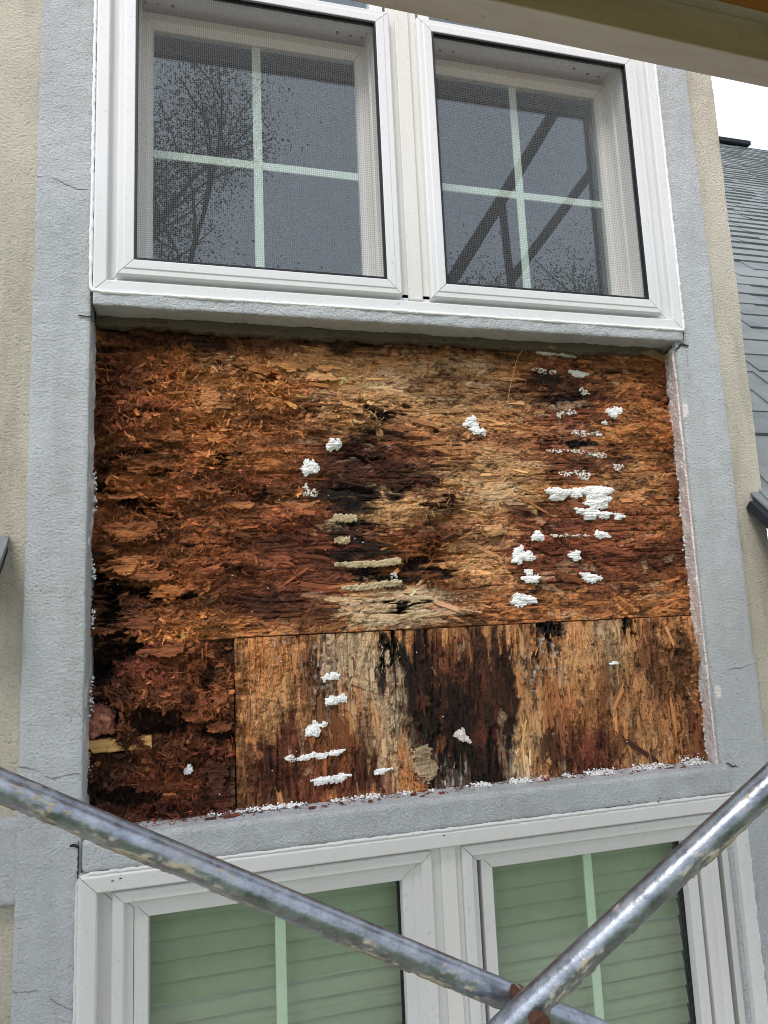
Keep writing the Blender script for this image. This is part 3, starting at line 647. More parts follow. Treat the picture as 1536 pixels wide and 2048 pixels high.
for a in [
    # --- upper board
    (T3, 290, 960, 150, 340, .9, 0, .6, U_), (T4, 230, 760, 70, 130, .7, 0, .8, U_), (T5, 210, 1180, 110, 120, .8, 0, .6, U_), (T3, 350, 1080, 160, 130, .9, 0, .6, U_),
    (T2, 420, 780, 60, 110, .8, 10, .7, U_), (GY, 430, 760, 30, 60, .35, 10, .8, U_), (T3, 520, 900, 130, 120, .55, 0, .8, U_), (T2, 590, 760, 160, 60, .8, 0, .6, U_), (T1, 640, 735, 110, 26, .6, 5, .7, U_),
    (T4, 600, 830, 90, 16, .5, 0, .8, U_), (T1, 760, 800, 130, 80, .75, 0, .7, U_), (T1, 920, 790, 150, 70, .75, 5, .7, U_), (T1, 930, 940, 130, 70, .8, 0, .6, U_), (T2, 860, 900, 60, 60, .6, 0, .8, U_),
    (T3, 700, 940, 80, 40, .6, 0, .8, U_), (T4, 640, 900, 60, 28, .7, 0, .7, U_), (T4, 480, 985, 90, 40, .5, 0, .9, U_),
    (T1, 800, 1030, 80, 30, .95, 0, .5, U_), (T3, 880, 1020, 60, 26, .6, 0, .8, U_), (T1, 960, 1090, 70, 110, .75, 0, .7, U_), (T1, 1020, 960, 60, 60, .6, 0, .8, U_),
    (T4, 560, 1130, 150, 110, .9, 0, .6, U_), (T5, 600, 1220, 130, 46, .6, 0, .7, U_), (T4, 660, 1060, 90, 50, .8, 0, .6, U_), (T3, 470, 1080, 60, 90, .5, 0, .8, U_),
    (T5, 730, 1110, 70, 60, .8, 0, .6, U_), (T3, 850, 1110, 70, 70, .8, 0, .6, U_), (T3, 820, 870, 40, 90, .3, 0, .8, U_),
    (CR, 815, 1220, 105, 42, .95, 0, .4, U_), (T3, 960, 1210, 80, 40, .6, 0, .7, U_),
    (T4, 1140, 800, 80, 90, .75, 0, .7, U_), (T4, 1150, 920, 90, 40, .75, 0, .6, U_), (T4, 1120, 730, 110, 24, .6, 0, .7, U_), (T3, 1060, 800, 40, 70, .5, 0, .7, U_), (T2, 1270, 820, 80, 130, .7, 0, .7, U_), (T4, 1320, 740, 60, 70, .7, 0, .7, U_),
    (T1, 1260, 960, 60, 50, .4, 0, .8, U_), (T4, 1200, 1080, 170, 90, .75, 0, .7, U_), (T3, 1260, 1160, 150, 70, .6, 0, .7, U_), (T4, 1080, 1080, 60, 80, .6, 0, .7, U_), (T2, 1320, 1190, 70, 40, .6, 0, .7, U_), (T3, 1340, 960, 40, 130, .7, 0, .8, U_), (T5, 1380, 900, 22, 240, .7, 0, .8, U_),
    (T5, 480, 672, 420, 30, .85, 3, .6, U_), (T5, 900, 698, 300, 18, .6, 3, .8, U_), (T5, 200, 900, 22, 260, .6, 0, .9, U_), (T5, 1150, 1222, 200, 12, .6, -3, .6, U_),  # top strip under the ledge: mould plus overhang shade painted into the colour
    # black wet patches of the upper board
    (T5, 730, 960, 110, 110, .7, 0, .8, U_), (KK, 748, 905, 76, 52, .98, 0, .4, U_), (KK, 718, 985, 96, 36, .98, 0, .4, U_), (KK, 704, 1052, 46, 40, .95, 0, .5, U_), (T1, 805, 1026, 84, 28, .95, 0, .4, U_), (T4, 800, 930, 110, 60, .55, 0, .8, U_), (T5, 790, 960, 90, 26, .9, 0, .6, U_), (KK, 760, 832, 32, 14, .85, 0, .5, U_), (KK, 715, 1045, 36, 26, .85, 0, .5, U_), (KK, 738, 1104, 60, 16, .9, 0, .5, U_), (KK, 750, 1150, 60, 16, .95, 0, .5, U_), (T5, 1130, 762, 80, 14, .9, 0, .5, U_), (T5, 1160, 802, 84, 12, .9, 0, .5, U_), (T5, 1180, 850, 80, 8, .8, 0, .5, U_), (T5, 1170, 926, 96, 11, .9, 0, .5, U_), (T5, 1120, 1050, 60, 10, .8, 0, .6, U_), (T5, 1230, 1120, 90, 9, .7, 0, .6, U_), (T5, 1180, 1185, 110, 9, .7, 0, .6, U_),
    (KK, 1110, 765, 50, 24, .6, 0, .8, U_), (KK, 1160, 886, 44, 12, .85, 0, .6, U_), (KK, 1150, 790, 40, 16, .7, 0, .6, U_), (KK, 890, 1012, 30, 20, .8, 20, .6, U_), (KK, 446, 915, 14, 20, .9, 0, .5, U_), (T5, 860, 1130, 46, 30, .9, 0, .6, U_), (KK, 805, 1212, 16, 14, .95, 0, .4, U_),
    (T4, 860, 1060, 120, 26, .6, 0, .8, U_), (T4, 980, 880, 120, 12, .55, 0, .8, U_), (T4, 900, 760, 160, 10, .5, 4, .8, U_), (T4, 560, 960, 140, 22, .6, 0, .8, U_), (T4, 1180, 1120, 200, 60, .6, 0, .8, U_), (T5, 1100, 1010, 70, 20, .6, 0, .7, U_), (T4, 1030, 900, 26, 18, .6, 0, .6, U_), (T4, 1180, 820, 40, 30, .7, 0, .5, U_), (T4, 950, 1040, 40, 10, .5, 0, .6, U_), (CR, 770, 770, 50, 14, .5, 0, .6, U_), (CR, 985, 985, 50, 20, .5, 20, .6, U_), (CR, 900, 735, 70, 12, .4, 0, .6, U_),
    # --- lower left board, almost gone
    (T4, 300, 1330, 130, 60, .6, 0, .8, LL), (T4, 420, 1440, 60, 110, .6, 0, .8, LL), (T3, 400, 1330, 60, 60, .5, 0, .8, LL), (KK, 240, 1570, 100, 70, .45, 0, .8, LL), (KK, 200, 1340, 50, 80, .4, 0, .8, LL), (T3, 440, 1400, 40, 90, .5, 0, .8, LL), (T3, 300, 1400, 70, 30, .5, 0, .8, LL), (T3, 330, 1540, 60, 40, .4, 0, .8, LL), (T3, 300, 1460, 60, 40, .35, 0, .8, LL), (T4, 340, 1580, 90, 60, .5, 0, .8, LL),
    # --- lower right board
    (T2, 540, 1390, 80, 120, .8, 0, .6, LR), (T1, 560, 1430, 50, 80, .6, 0, .8, LR), (T5, 640, 1330, 46, 60, .75, 0, .6, LR), (T5, 650, 1400, 50, 60, .6, 0, .8, LR), (T4, 640, 1540, 160, 80, .95, 0, .4, LR), (T5, 540, 1570, 80, 60, .7, 0, .7, LR), (T3, 660, 1500, 40, 60, .7, 0, .6, LR),
    (CR, 700, 1300, 60, 50, .9, 0, .6, LR), (CR, 762, 1400, 56, 125, 1, 0, .4, LR), (T2, 730, 1440, 40, 70, .6, 0, .7, LR), (CR, 845, 1500, 32, 66, .95, 0, .4, LR), (T2, 840, 1570, 40, 40, .8, 0, .6, LR),
    (KK, 935, 1435, 128, 200, .98, 0, .35, LR), (KK, 860, 1340, 74, 80, .97, 0, .4, LR), (KK, 960, 1550, 90, 60, .9, 0, .5, LR), (KK, 1010, 1310, 50, 44, .9, 0, .5, LR), (T1, 1062, 1440, 22, 110, .9, 0, .4, LR), (T4, 900, 1330, 16, 60, .6, 0, .6, LR), (T4, 962, 1420, 14, 90, .6, 0, .6, LR), (T4, 1004, 1480, 12, 60, .55, 0, .6, LR), (T3, 884, 1480, 11, 50, .5, 0, .6, LR), (T3, 936, 1560, 14, 34, .5, 0, .6, LR), (T4, 840, 1420, 10, 50, .5, 0, .6, LR), (T5, 940, 1380, 120, 60, .4, 0, .8, LR), (T5, 940, 1300, 130, 30, .8, 0, .6, LR), (T3, 900, 1330, 20, 50, .4, 0, .7, LR), (T5, 970, 1370, 20, 60, .5, 0, .7, LR), (T3, 890, 1270, 60, 16, .6, 0, .7, LR),
    (T1, 1060, 1430, 26, 130, .85, 0, .5, LR), (CR, 1044, 1540, 28, 40, .9, 0, .5, LR), (T3, 1050, 1380, 26, 40, .6, 0, .6, LR), (KK, 1085, 1345, 40, 40, .7, 0, .6, LR), (KK, 1100, 1262, 26, 28, .95, 0, .5, LR),
    (T1, 1200, 1320, 70, 80, .7, 0, .7, LR), (CR, 1215, 1290, 34, 60, .5, 0, .7, LR), (T2, 1180, 1400, 100, 60, .6, 0, .7, LR), (T1, 1300, 1400, 50, 70, .4, 0, .8, LR), (KK, 1150, 1510, 76, 62, .85, 0, .45, LR), (T4, 1200, 1510, 60, 50, .9, 0, .5, LR), (T5, 1250, 1475, 30, 50, .7, 30, .6, LR), (T3, 1330, 1450, 60, 80, .55, 0, .8, LR),
    (T5, 1340, 1330, 50, 60, .6, 0, .8, LR), (T5, 1240, 1540, 60, 30, .7, 0, .7, LR), (T4, 1120, 1430, 30, 60, .6, 0, .7, LR), (T3, 1300, 1300, 30, 90, .6, 0, .7, LR), (T1, 1300, 1520, 50, 34, .6, 0, .6, LR), (T4, 1400, 1470, 24, 80, .8, 0, .8, LR), (KK, 1256, 1246, 14, 20, .95, 0, .5, LR), (KK, 770, 1285, 16, 24, 1, 0, .3, LR), (KK, 768, 1340, 6, 40, .9, 0, .5, LR), (KK, 795, 1295, 12, 44, .9, -25, .5, LR), (T5, 600, 1262, 150, 10, .7, -3, .6, LR), (T5, 480, 1400, 12, 200, .6, 0, .8, LR), (GY, 905, 1560, 30, 26, .8, 0, .6, LR),
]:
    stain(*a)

bl = np.where(low_right, fbm2(GXX * 21, GZZ * 9, 141, 5, .6), np.where(low_left, fbm2(GXX * 26, GZZ * 30, 143, 4, .6), fbm2(GXX * 11, GZZ * 27, 145, 5, .6)))
STAIN *= np.exp(np.clip((bl - .5) * 3.4 + np.where(low_right, .16, .06), -.95, .42))[..., None]
def mask_of(u, v, ru, rv, soft=.6, rot=0): return np.clip((1 + soft / 2 - blob(u, v, ru, rv, rot)) / soft, 0, 1)
for (u, v, ru, rv, k) in [(300, 900, 210, 420, 1), (300, 1450, 190, 260, 1.15), (470, 800, 160, 160, .7), (600, 800, 150, 90, .5), (520, 1000, 150, 80, .6), (860, 1120, 80, 70, .8), (740, 860, 60, 60, .6), (1330, 820, 80, 120, .5), (540, 1400, 80, 140, .4), (1360, 1320, 70, 70, .7), (890, 1015, 50, 36, .7), (760, 700, 500, 30, .35)]:
    ROT = np.maximum(ROT, mask_of(u, v, ru, rv, .8) * k)
for (u, v, ru, rv, d, rot) in [  # holes and torn-out pockets (depth in m)
        (805, 1212, 11, 10, .030, 0), (770, 1285, 13, 22, .012, 0), (1100, 1260, 15, 14, .02, 0), (1256, 1246, 9, 12, .02, 0), (446, 916, 9, 13, .03, 0), (890, 1010, 16, 12, .014, 0), (860, 1130, 44, 26, .016, 0), (875, 1090, 26, 12, .012, 0),
        (196, 1190, 26, 60, .05, 0), (200, 980, 30, 16, .05, 10), (250, 1000, 70, 10, .035, 15), (310, 1015, 40, 8, .03, 30), (240, 910, 16, 30, .02, 0), (320, 955, 30, 8, .02, 0), (330, 1195, 40, 12, .03, 8), (250, 1180, 30, 10, .03, 0), (200, 760, 14, 60, .02, 0),
        (230, 1290, 60, 22, .04, 0), (200, 1440, 46, 40, .05, 0), (320, 1440, 60, 26, .04, 0), (200, 1330, 26, 50, .04, 0), (430, 1470, 30, 14, .02, 0), (250, 1600, 70, 20, .03, 0), (420, 1360, 16, 40, .016, 0), (740, 832, 10, 10, .012, 0), (772, 830, 12, 9, .012, 0), (540, 760, 40, 6, .012, 10), (690, 830, 10, 30, .01, 0), (440, 735, 6, 26, .012, -25), (900, 690, 60, 5, .01, 4), (1340, 800, 10, 20, .012, 0), (1370, 1450, 6, 60, .010, 8)        , (738, 913, 26, 8, .012, 3), (722, 985, 40, 9, .010, 0), (1165, 887, 30, 6, .008, 0), (1140, 797, 22, 6, .008, 0), (1108, 880, 20, 5, .006, 0), (748, 1150, 36, 7, .008, -3), (700, 1048, 22, 8, .008, 0), (860, 975, 50, 6, .008, 0), (640, 868, 30, 4, .006, 0), (600, 845, 24, 4, .006, 0), (930, 1050, 40, 5, .006, 0), (560, 800, 16, 10, .012, 0), (620, 820, 10, 18, .012, 0), (480, 985, 60, 7, .012, 5), (560, 1000, 50, 6, .010, 0), (400, 860, 20, 8, .014, 0), (350, 760, 26, 6, .012, -20), (260, 830, 30, 8, .014, 10), (230, 700, 26, 7, .014, 0), (380, 1090, 50, 7, .012, 12), (450, 1135, 40, 6, .008, 10)
        , (860, 1460, 10, 60, .006, 0), (985, 1500, 8, 50, .006, 0), (1075, 1300, 8, 40, .008, 0), (640, 1310, 8, 26, .006, 0), (1340, 1290, 22, 14, .012, 0), (1385, 1380, 8, 30, .010, 0)]:
    HOLE = np.maximum(HOLE, np.clip((1.2 - blob(u, v, ru, rv, rot)) / .45, 0, 1) * d)

CL = np.array(STAIN); HT = np.zeros((nx, nz)); GA = np.zeros((nx, nz)); GR = np.zeros((nx, nz))
def board_angle(x, z):
    if z >= SEAM_Z: return RNG.normal(0, .32) if RNG.random() < .8 else RNG.uniform(-1.5, 1.5)
    if x >= SEAM_X: return math.pi / 2 + (RNG.normal(0, .16) if RNG.random() < .86 else RNG.uniform(-1.2, 1.2))
    return RNG.uniform(-1.57, 1.57)
def sample(A, x, z):
    return A[min(nx - 1, max(0, int((x - GX0) / GS))), min(nz - 1, max(0, int((z - GZ0) / GS)))]
GA[:] = np.where(low_right, math.pi / 2, 0.0)
for n in range(7600):
    x = RNG.uniform(GX0, GX1); z = RNG.uniform(GZ0, GZ1); rot_ = sample(ROT, x, z)
    a = board_angle(x, z); L = RNG.uniform(.045, .13) * (1 - .55 * min(1, rot_)); w = RNG.uniform(.006, .022) * (1.35 if n % 5 == 0 else 1) * (1 - .35 * min(1, rot_))
    c, s = math.cos(a), math.sin(a); hx = abs(c) * L * .62 + abs(s) * w * .7; hz = abs(s) * L * .62 + abs(c) * w * .7
    i0, i1 = max(0, int((x - hx - GX0) / GS)), min(nx, int((x + hx - GX0) / GS) + 2); j0, j1 = max(0, int((z - hz - GZ0) / GS)), min(nz, int((z + hz - GZ0) / GS) + 2)
    if i1 - i0 < 2 or j1 - j0 < 2: continue
    X_ = GXX[i0:i1, j0:j1] - x; Z_ = GZZ[i0:i1, j0:j1] - z
    p = X_ * c + Z_ * s; q = Z_ * c - X_ * s
    end = L / 2 * (1 + .34 * (noise2(q * 420 + n * 3.1, q * 0 + n, 71) - .5))
    edge = w / 2 * (1 + .5 * (noise2(p * 60 + n * 1.7, p * 0 + n, 73) - .5)) * np.clip(1.25 - (np.abs(p) / (L / 2)) ** 3 * .4, .3, 1)
    mk = (np.abs(p) < end) & (np.abs(q) < edge)
    same = (upper[i0:i1, j0:j1] == (z >= SEAM_Z)) & ((GXX[i0:i1, j0:j1] < SEAM_X) == (x < SEAM_X) if z < SEAM_Z else True)
    mk &= same
    if not mk.any(): continue
    base = sample(STAIN, x, z); k = math.exp(RNG.normal(0, .26)); tint = np.array([1.0, RNG.normal(1, .025), RNG.normal(1, .06)])
    col = base * k * tint
    if RNG.random() < .10: col = np.array(T4) * RNG.uniform(.6, 1.2) * .6 + col * .4
    if RNG.random() < .07 and base[0] > .1: col = np.array(CR) * RNG.uniform(.7, 1.0) * .6 + col * .4
    sl = CL[i0:i1, j0:j1]; fibre = .8 + .4 * noise2(q * 900 + n, p * 20, 77)
    loc = STAIN[i0:i1, j0:j1]
    newc = (np.array(col)[None, None] * .66 + loc * .34) * fibre[..., None]
    sl[mk] = newc[mk]
    h = RNG.uniform(-.0012, .0016) + p * RNG.normal(0, .016) * (1 + 2 * rot_) - np.abs(q) / w * .0008 + (RNG.uniform(0, .004) * rot_)
    hl = HT[i0:i1, j0:j1]; hl[mk] = (hl * .25 + h)[mk]
    GA[i0:i1, j0:j1][mk] = a; GR[i0:i1, j0:j1][mk] = RNG.random()
# the stain itself soaks across strands again
CL = CL * .80 + STAIN * .20
dk = STAIN.sum(-1); wet = np.clip((.16 - dk) / .14, 0, 1)[..., None]; CL = CL * (1 - .6 * wet) + STAIN * .6 * wet
# red resin flecks, pale fibre, mould
f1 = fbm2(GXX * 60, GZZ * 160, 81, 4); CL = CL * (1 - np.clip((f1 - .60) * 5, 0, .6)[..., None]) + np.array(T4) * np.clip((f1 - .60) * 5, 0, .6)[..., None] * np.where(dk > .12, 1, .3)[..., None]
f2 = fbm2(GXX * 170, GZZ * 170, 83, 3); CL = CL * (1 - np.clip((f2 - .64) * 6, 0, .7) * .8)[..., None]
mold = np.clip((fbm2(GXX * 110, GZZ * 110, 89, 4) - .55) * 6, 0, 1)
for (u, v, ru, rv, k) in [(1090, 1335, 36, 46, .8), (905, 1560, 30, 30, 1), (640, 1360, 36, 40, .5), (560, 1290, 20, 30, .4), (800, 780, 50, 40, .35), (660, 800, 40, 26, .5), (1130, 860, 60, 40, .25), (640, 1300, 30, 30, .6), (800, 1180, 24, 26, .5)]:
    wm = (mask_of(u, v, ru, rv, .8) * mold * k)[..., None]; CL = CL * (1 - wm) + np.array(lin(214, 208, 200)) * wm
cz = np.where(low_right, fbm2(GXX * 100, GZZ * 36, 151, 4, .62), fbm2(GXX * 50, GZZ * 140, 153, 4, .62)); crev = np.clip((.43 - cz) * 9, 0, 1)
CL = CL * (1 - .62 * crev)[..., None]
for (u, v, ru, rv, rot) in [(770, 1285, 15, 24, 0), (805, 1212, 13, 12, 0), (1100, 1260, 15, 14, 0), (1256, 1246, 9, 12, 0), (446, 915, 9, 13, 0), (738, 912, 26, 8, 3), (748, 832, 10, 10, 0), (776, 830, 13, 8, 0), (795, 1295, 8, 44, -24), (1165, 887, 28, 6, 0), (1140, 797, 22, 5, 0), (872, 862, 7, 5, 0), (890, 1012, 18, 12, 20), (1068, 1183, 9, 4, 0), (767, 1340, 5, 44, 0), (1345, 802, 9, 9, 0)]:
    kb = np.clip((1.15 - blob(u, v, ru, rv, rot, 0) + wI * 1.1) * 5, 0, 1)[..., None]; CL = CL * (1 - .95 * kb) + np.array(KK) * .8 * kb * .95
# relief: crumbling where rotten, pockets, splits along the grain
ridge = 1 - np.abs(fbm2(GXX * 34, GZZ * 62, 91, 5, .6) * 2 - 1); crumb = fbm2(GXX * 90, GZZ * 130, 95, 4, .6)
RC = np.clip(ROT, 0, 1.2)
wx = (fbm2(GXX * 40, GZZ * 40, 111, 4, .65) - .5) * .05; wz = (fbm2(GXX * 40, GZZ * 40, 117, 4, .65) - .5) * .03
jag = (noise2(GXX * 330, GZZ * 330, 119) - .5) * .06
lay = fbm2((GXX + wx) * 7, (GZZ + wz) * 15, 121, 5, .58) + jag * .35
lev = np.floor(np.clip((lay - .22) / .56, 0, .999) * 7); lfr = np.clip((lay - .22) / .56, 0, .999) * 7 - lev
RELIEF = (fbm2(GXX * 6, GZZ * 9, 131, 2) - .5) * .03 + (lev - 3.6) * .0075 + lfr * .0022 + (crumb - .5) * .006 + (fbm2(GXX * 60, GZZ * 240, 125, 3) - .5) * .005
tone = _hash(lev.astype(np.int64), np.floor((GXX + wx) * 14).astype(np.int64) + 31 * np.floor((GZZ + wz) * 22).astype(np.int64), 3)
tone = .45 + .95 * tone
wr = np.clip(RC, 0, 1)[..., None]
CL = CL * (1 - .55 * wr) + (STAIN * tone[..., None] * (.7 + .6 * fbm2(GXX * 40, GZZ * 260, 127, 3))[..., None]) * .55 * wr
RC = np.maximum(RC, np.where(upper, .26, np.where(low_right, .12, .9)))
HT += RC * RELIEF - crev * .0022 + (fbm2(GXX * 12, GZZ * 12, 97, 3) - .5) * .004
spl = np.where(low_right, fbm2(GXX * 190, GZZ * 10, 99, 3), fbm2(GXX * 10, GZZ * 190, 101, 3)); HT -= np.clip(spl - .66, 0, 1) * .045
HT -= HOLE
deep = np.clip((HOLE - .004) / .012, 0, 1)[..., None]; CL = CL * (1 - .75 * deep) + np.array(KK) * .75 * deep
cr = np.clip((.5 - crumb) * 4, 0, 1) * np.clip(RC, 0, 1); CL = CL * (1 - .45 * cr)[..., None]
lum = CL.mean(-1, keepdims=True); CL = CL / np.maximum(lum, 1e-4); CL = 1 + (CL - 1) * .98; CL = CL * (.20 * (np.maximum(lum, 1e-4) / .20) ** 1.12)
CL = CL * np.minimum(1, .80 / np.maximum(CL.max(-1, keepdims=True), 1e-4)); CL = np.maximum(CL, .004)

BOARDS = {}
def board(name, label, sel, z0, z1, x0, x1):
    b = thing(name, ((x0 + x1) / 2, YO, z0), label, 'board', 'rotten sheathing boards')
    i0, i1 = np.searchsorted(xs, x0), np.searchsorted(xs, x1); j0, j1 = np.searchsorted(zs, z0), np.searchsorted(zs, z1)
    sx, sz, h = GXX[i0:i1, j0:j1], GZZ[i0:i1, j0:j1], HT[i0:i1, j0:j1].copy()
    n_, m_ = h.shape; e = np.minimum(0, -.010 - .012 * noise2(sx * 90, sz * 90, 5)); h[0, :] = e[0]; h[-1, :] = e[-1]; h[:, 0] = e[:, 0]; h[:, -1] = e[:, -1]       # edges fold back: board thickness
    jit = (noise2(sx * 130, sz * 130, 8) - .5) * .0016; sx = sx.copy(); sz = sz.copy(); sx[0] += jit[0]; sx[-1] += jit[-1]; sz[:, 0] += jit[:, 0]; sz[:, -1] += jit[:, -1]
    V = np.stack([sx, YO - h, sz], -1).reshape(-1, 3); idx = np.arange(n_ * m_).reshape(n_, m_)
    Q = np.stack([idx[:-1, :-1], idx[1:, :-1], idx[1:, 1:], idx[:-1, 1:]], -1).reshape(-1, 4)
    ga = GA[i0:i1, j0:j1].ravel(); g = np.stack([np.cos(ga) * .5 + .5, np.sin(ga) * .5 + .5, GR[i0:i1, j0:j1].ravel()], -1)
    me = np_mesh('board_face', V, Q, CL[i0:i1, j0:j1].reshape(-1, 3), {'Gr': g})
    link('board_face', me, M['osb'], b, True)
    return b
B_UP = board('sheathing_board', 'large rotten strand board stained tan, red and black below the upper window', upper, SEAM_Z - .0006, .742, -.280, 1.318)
B_LL = board('sheathing_board', 'small crumbling dark board in the lower corner beside the straight upright seam', low_left, -.470, SEAM_Z + .0006, -.280, SEAM_X - .0002)
B_LR = board('sheathing_board', 'lower strand board with upright grain and a wide black wet patch', low_right, -.470, SEAM_Z + .0006, SEAM_X + .0002, 1.318)

# ------------------------------------------------------------------ loose strands: the largest as pieces of their own, the mass of small flakes joined
def strand_mesh(seed):
    """one wood strand: thin plate with straight, slightly uneven sides and splintered ends"""
    r = np.random.default_rng(seed); nS, nT = 6, 7; V = []
    ends = .44 + np.stack([np.cumsum(r.normal(0, .035, nT + 1)), np.cumsum(r.normal(0, .035, nT + 1))]) + r.uniform(-.05, .05, (2, nT + 1)); side = r.uniform(.42, .52, (nS + 1, 2)); curl = r.uniform(-.02, .06); tw = r.uniform(-.06, .06); bump_ = r.normal(0, .005, (nS + 1, nT + 1)); sl = r.uniform(-.12, .12)
    for i in range(nS + 1):
        for j in range(nT + 1):
            s = i / nS - .5; t = j / nT - .5
            if i == 0: s = -ends[0, j] + sl * t
            if i == nS: s = ends[1, j] + sl * t
            V.append((s, t * 2 * (side[i, 0] if t < 0 else side[i, 1]), curl * s * s * 2 + tw * s * t + bump_[i, j] + .006))
    F = []; n1 = nT + 1
    for i in range(nS):
        for j in range(nT): F.append((i * n1 + j, (i + 1) * n1 + j, (i + 1) * n1 + j + 1, i * n1 + j + 1))
    me = bpy.data.meshes.new('strand'); me.from_pydata(V, [], F); me.update(); me.materials.append(M['strand']); return me
SM = [strand_mesh(300 + i) for i in range(16)]
def put_strand(b, x, z, a, L, W, lift, col, tilt=0.0, pitch=0.0, mesh=None):
    o = bpy.data.objects.new('strand', mesh or SM[RNG.integers(len(SM))]); COL.objects.link(o); o.parent = b
    h = sample(HT, x, z)
    # local x along the strand, local y across it, local z out of the wall
    ex = Vector((math.cos(a), 0, math.sin(a))); ez = Vector((0, -1, 0)); ey = ez.cross(ex)
    R = Matrix((ex, ey, ez)).transposed() @ Matrix.Rotation(tilt, 3, 'X') @ Matrix.Rotation(pitch, 3, 'Y')
    o.matrix_basis = Matrix.Translation(Vector((x, YO - h - lift, z)) - b.location) @ R.to_4x4() @ Matrix.Diagonal((L, W, L * .35, 1))
    o.color = (*[float(max(.004, q)) for q in col], 1); return o
def strand_field(b, n, x0, x1, z0, z1, Lr, Wr, seed):
    global RNG
    for i in range(n):
        x, z = RNG.uniform(x0, x1), RNG.uniform(z0, z1); r = sample(ROT, x, z); a = board_angle(x, z)
        if sample(HOLE, x, z) > .004: continue
        a = a * .4 if z >= SEAM_Z else (math.pi / 2 + (a - math.pi / 2) * .5 if x >= SEAM_X else a)
        L = RNG.uniform(*Lr) * (1 - .4 * min(1, r)); W = RNG.uniform(*Wr); ex_, ez_ = abs(math.cos(a)) * L * .6, abs(math.sin(a)) * L * .6
        if not (x0 < x - ex_ and x + ex_ < x1 and z0 < z - ez_ and z + ez_ < z1): continue
        base = (sample(STAIN, x, z) * .5 + sample(CL, x, z) * .5) * math.exp(RNG.normal(-.05, .18))
        put_strand(b, x, z, a, L, W, RNG.uniform(.0003, .0012) + .003 * r, base, RNG.normal(0, .05 + .2 * r), RNG.normal(0, .015 + .06 * r))
strand_field(B_UP, 260, -.26, 1.29, SEAM_Z + .004, .68, (.04, .10), (.004, .012), 1)
strand_field(B_LL, 140, -.26, SEAM_X - .004, -.44, SEAM_Z - .004, (.03, .06), (.004, .012), 2)
strand_field(B_LR, 190, SEAM_X + .004, 1.29, -.45, SEAM_Z - .004, (.04, .10), (.004, .013), 3)
def pst(b, u0, v0, u1, v1, w, col, lift=.003, tilt=0.0):
    p, q = at(u0, v0, YO), at(u1, v1, YO); put_strand(b, (p.x + q.x) / 2, (p.z + q.z) / 2, math.atan2(q.z - p.z, q.x - p.x), (q - p).length, w, lift, col, tilt)
for a in [(755, 828, 768, 920, .020, np.array(T1) * .6, .003), (800, 1085, 745, 1105, .006, T2, .002), (1010, 975, 1110, 1035, .007, np.array(T2) * .8, .0015), (1245, 1475, 1330, 1535, .012, T5, .003), (1110, 1142, 1170, 1165, .014, np.array(T3) * .6, .0012),
          (655, 1420, 700, 1500, .036, np.array(T3) * .6, .001), (705, 1450, 780, 1400, .004, np.array(T1) * .7, .003)]:
    pst(B_UP if a[1] < 1250 and a[3] < 1250 else B_LR, *a)

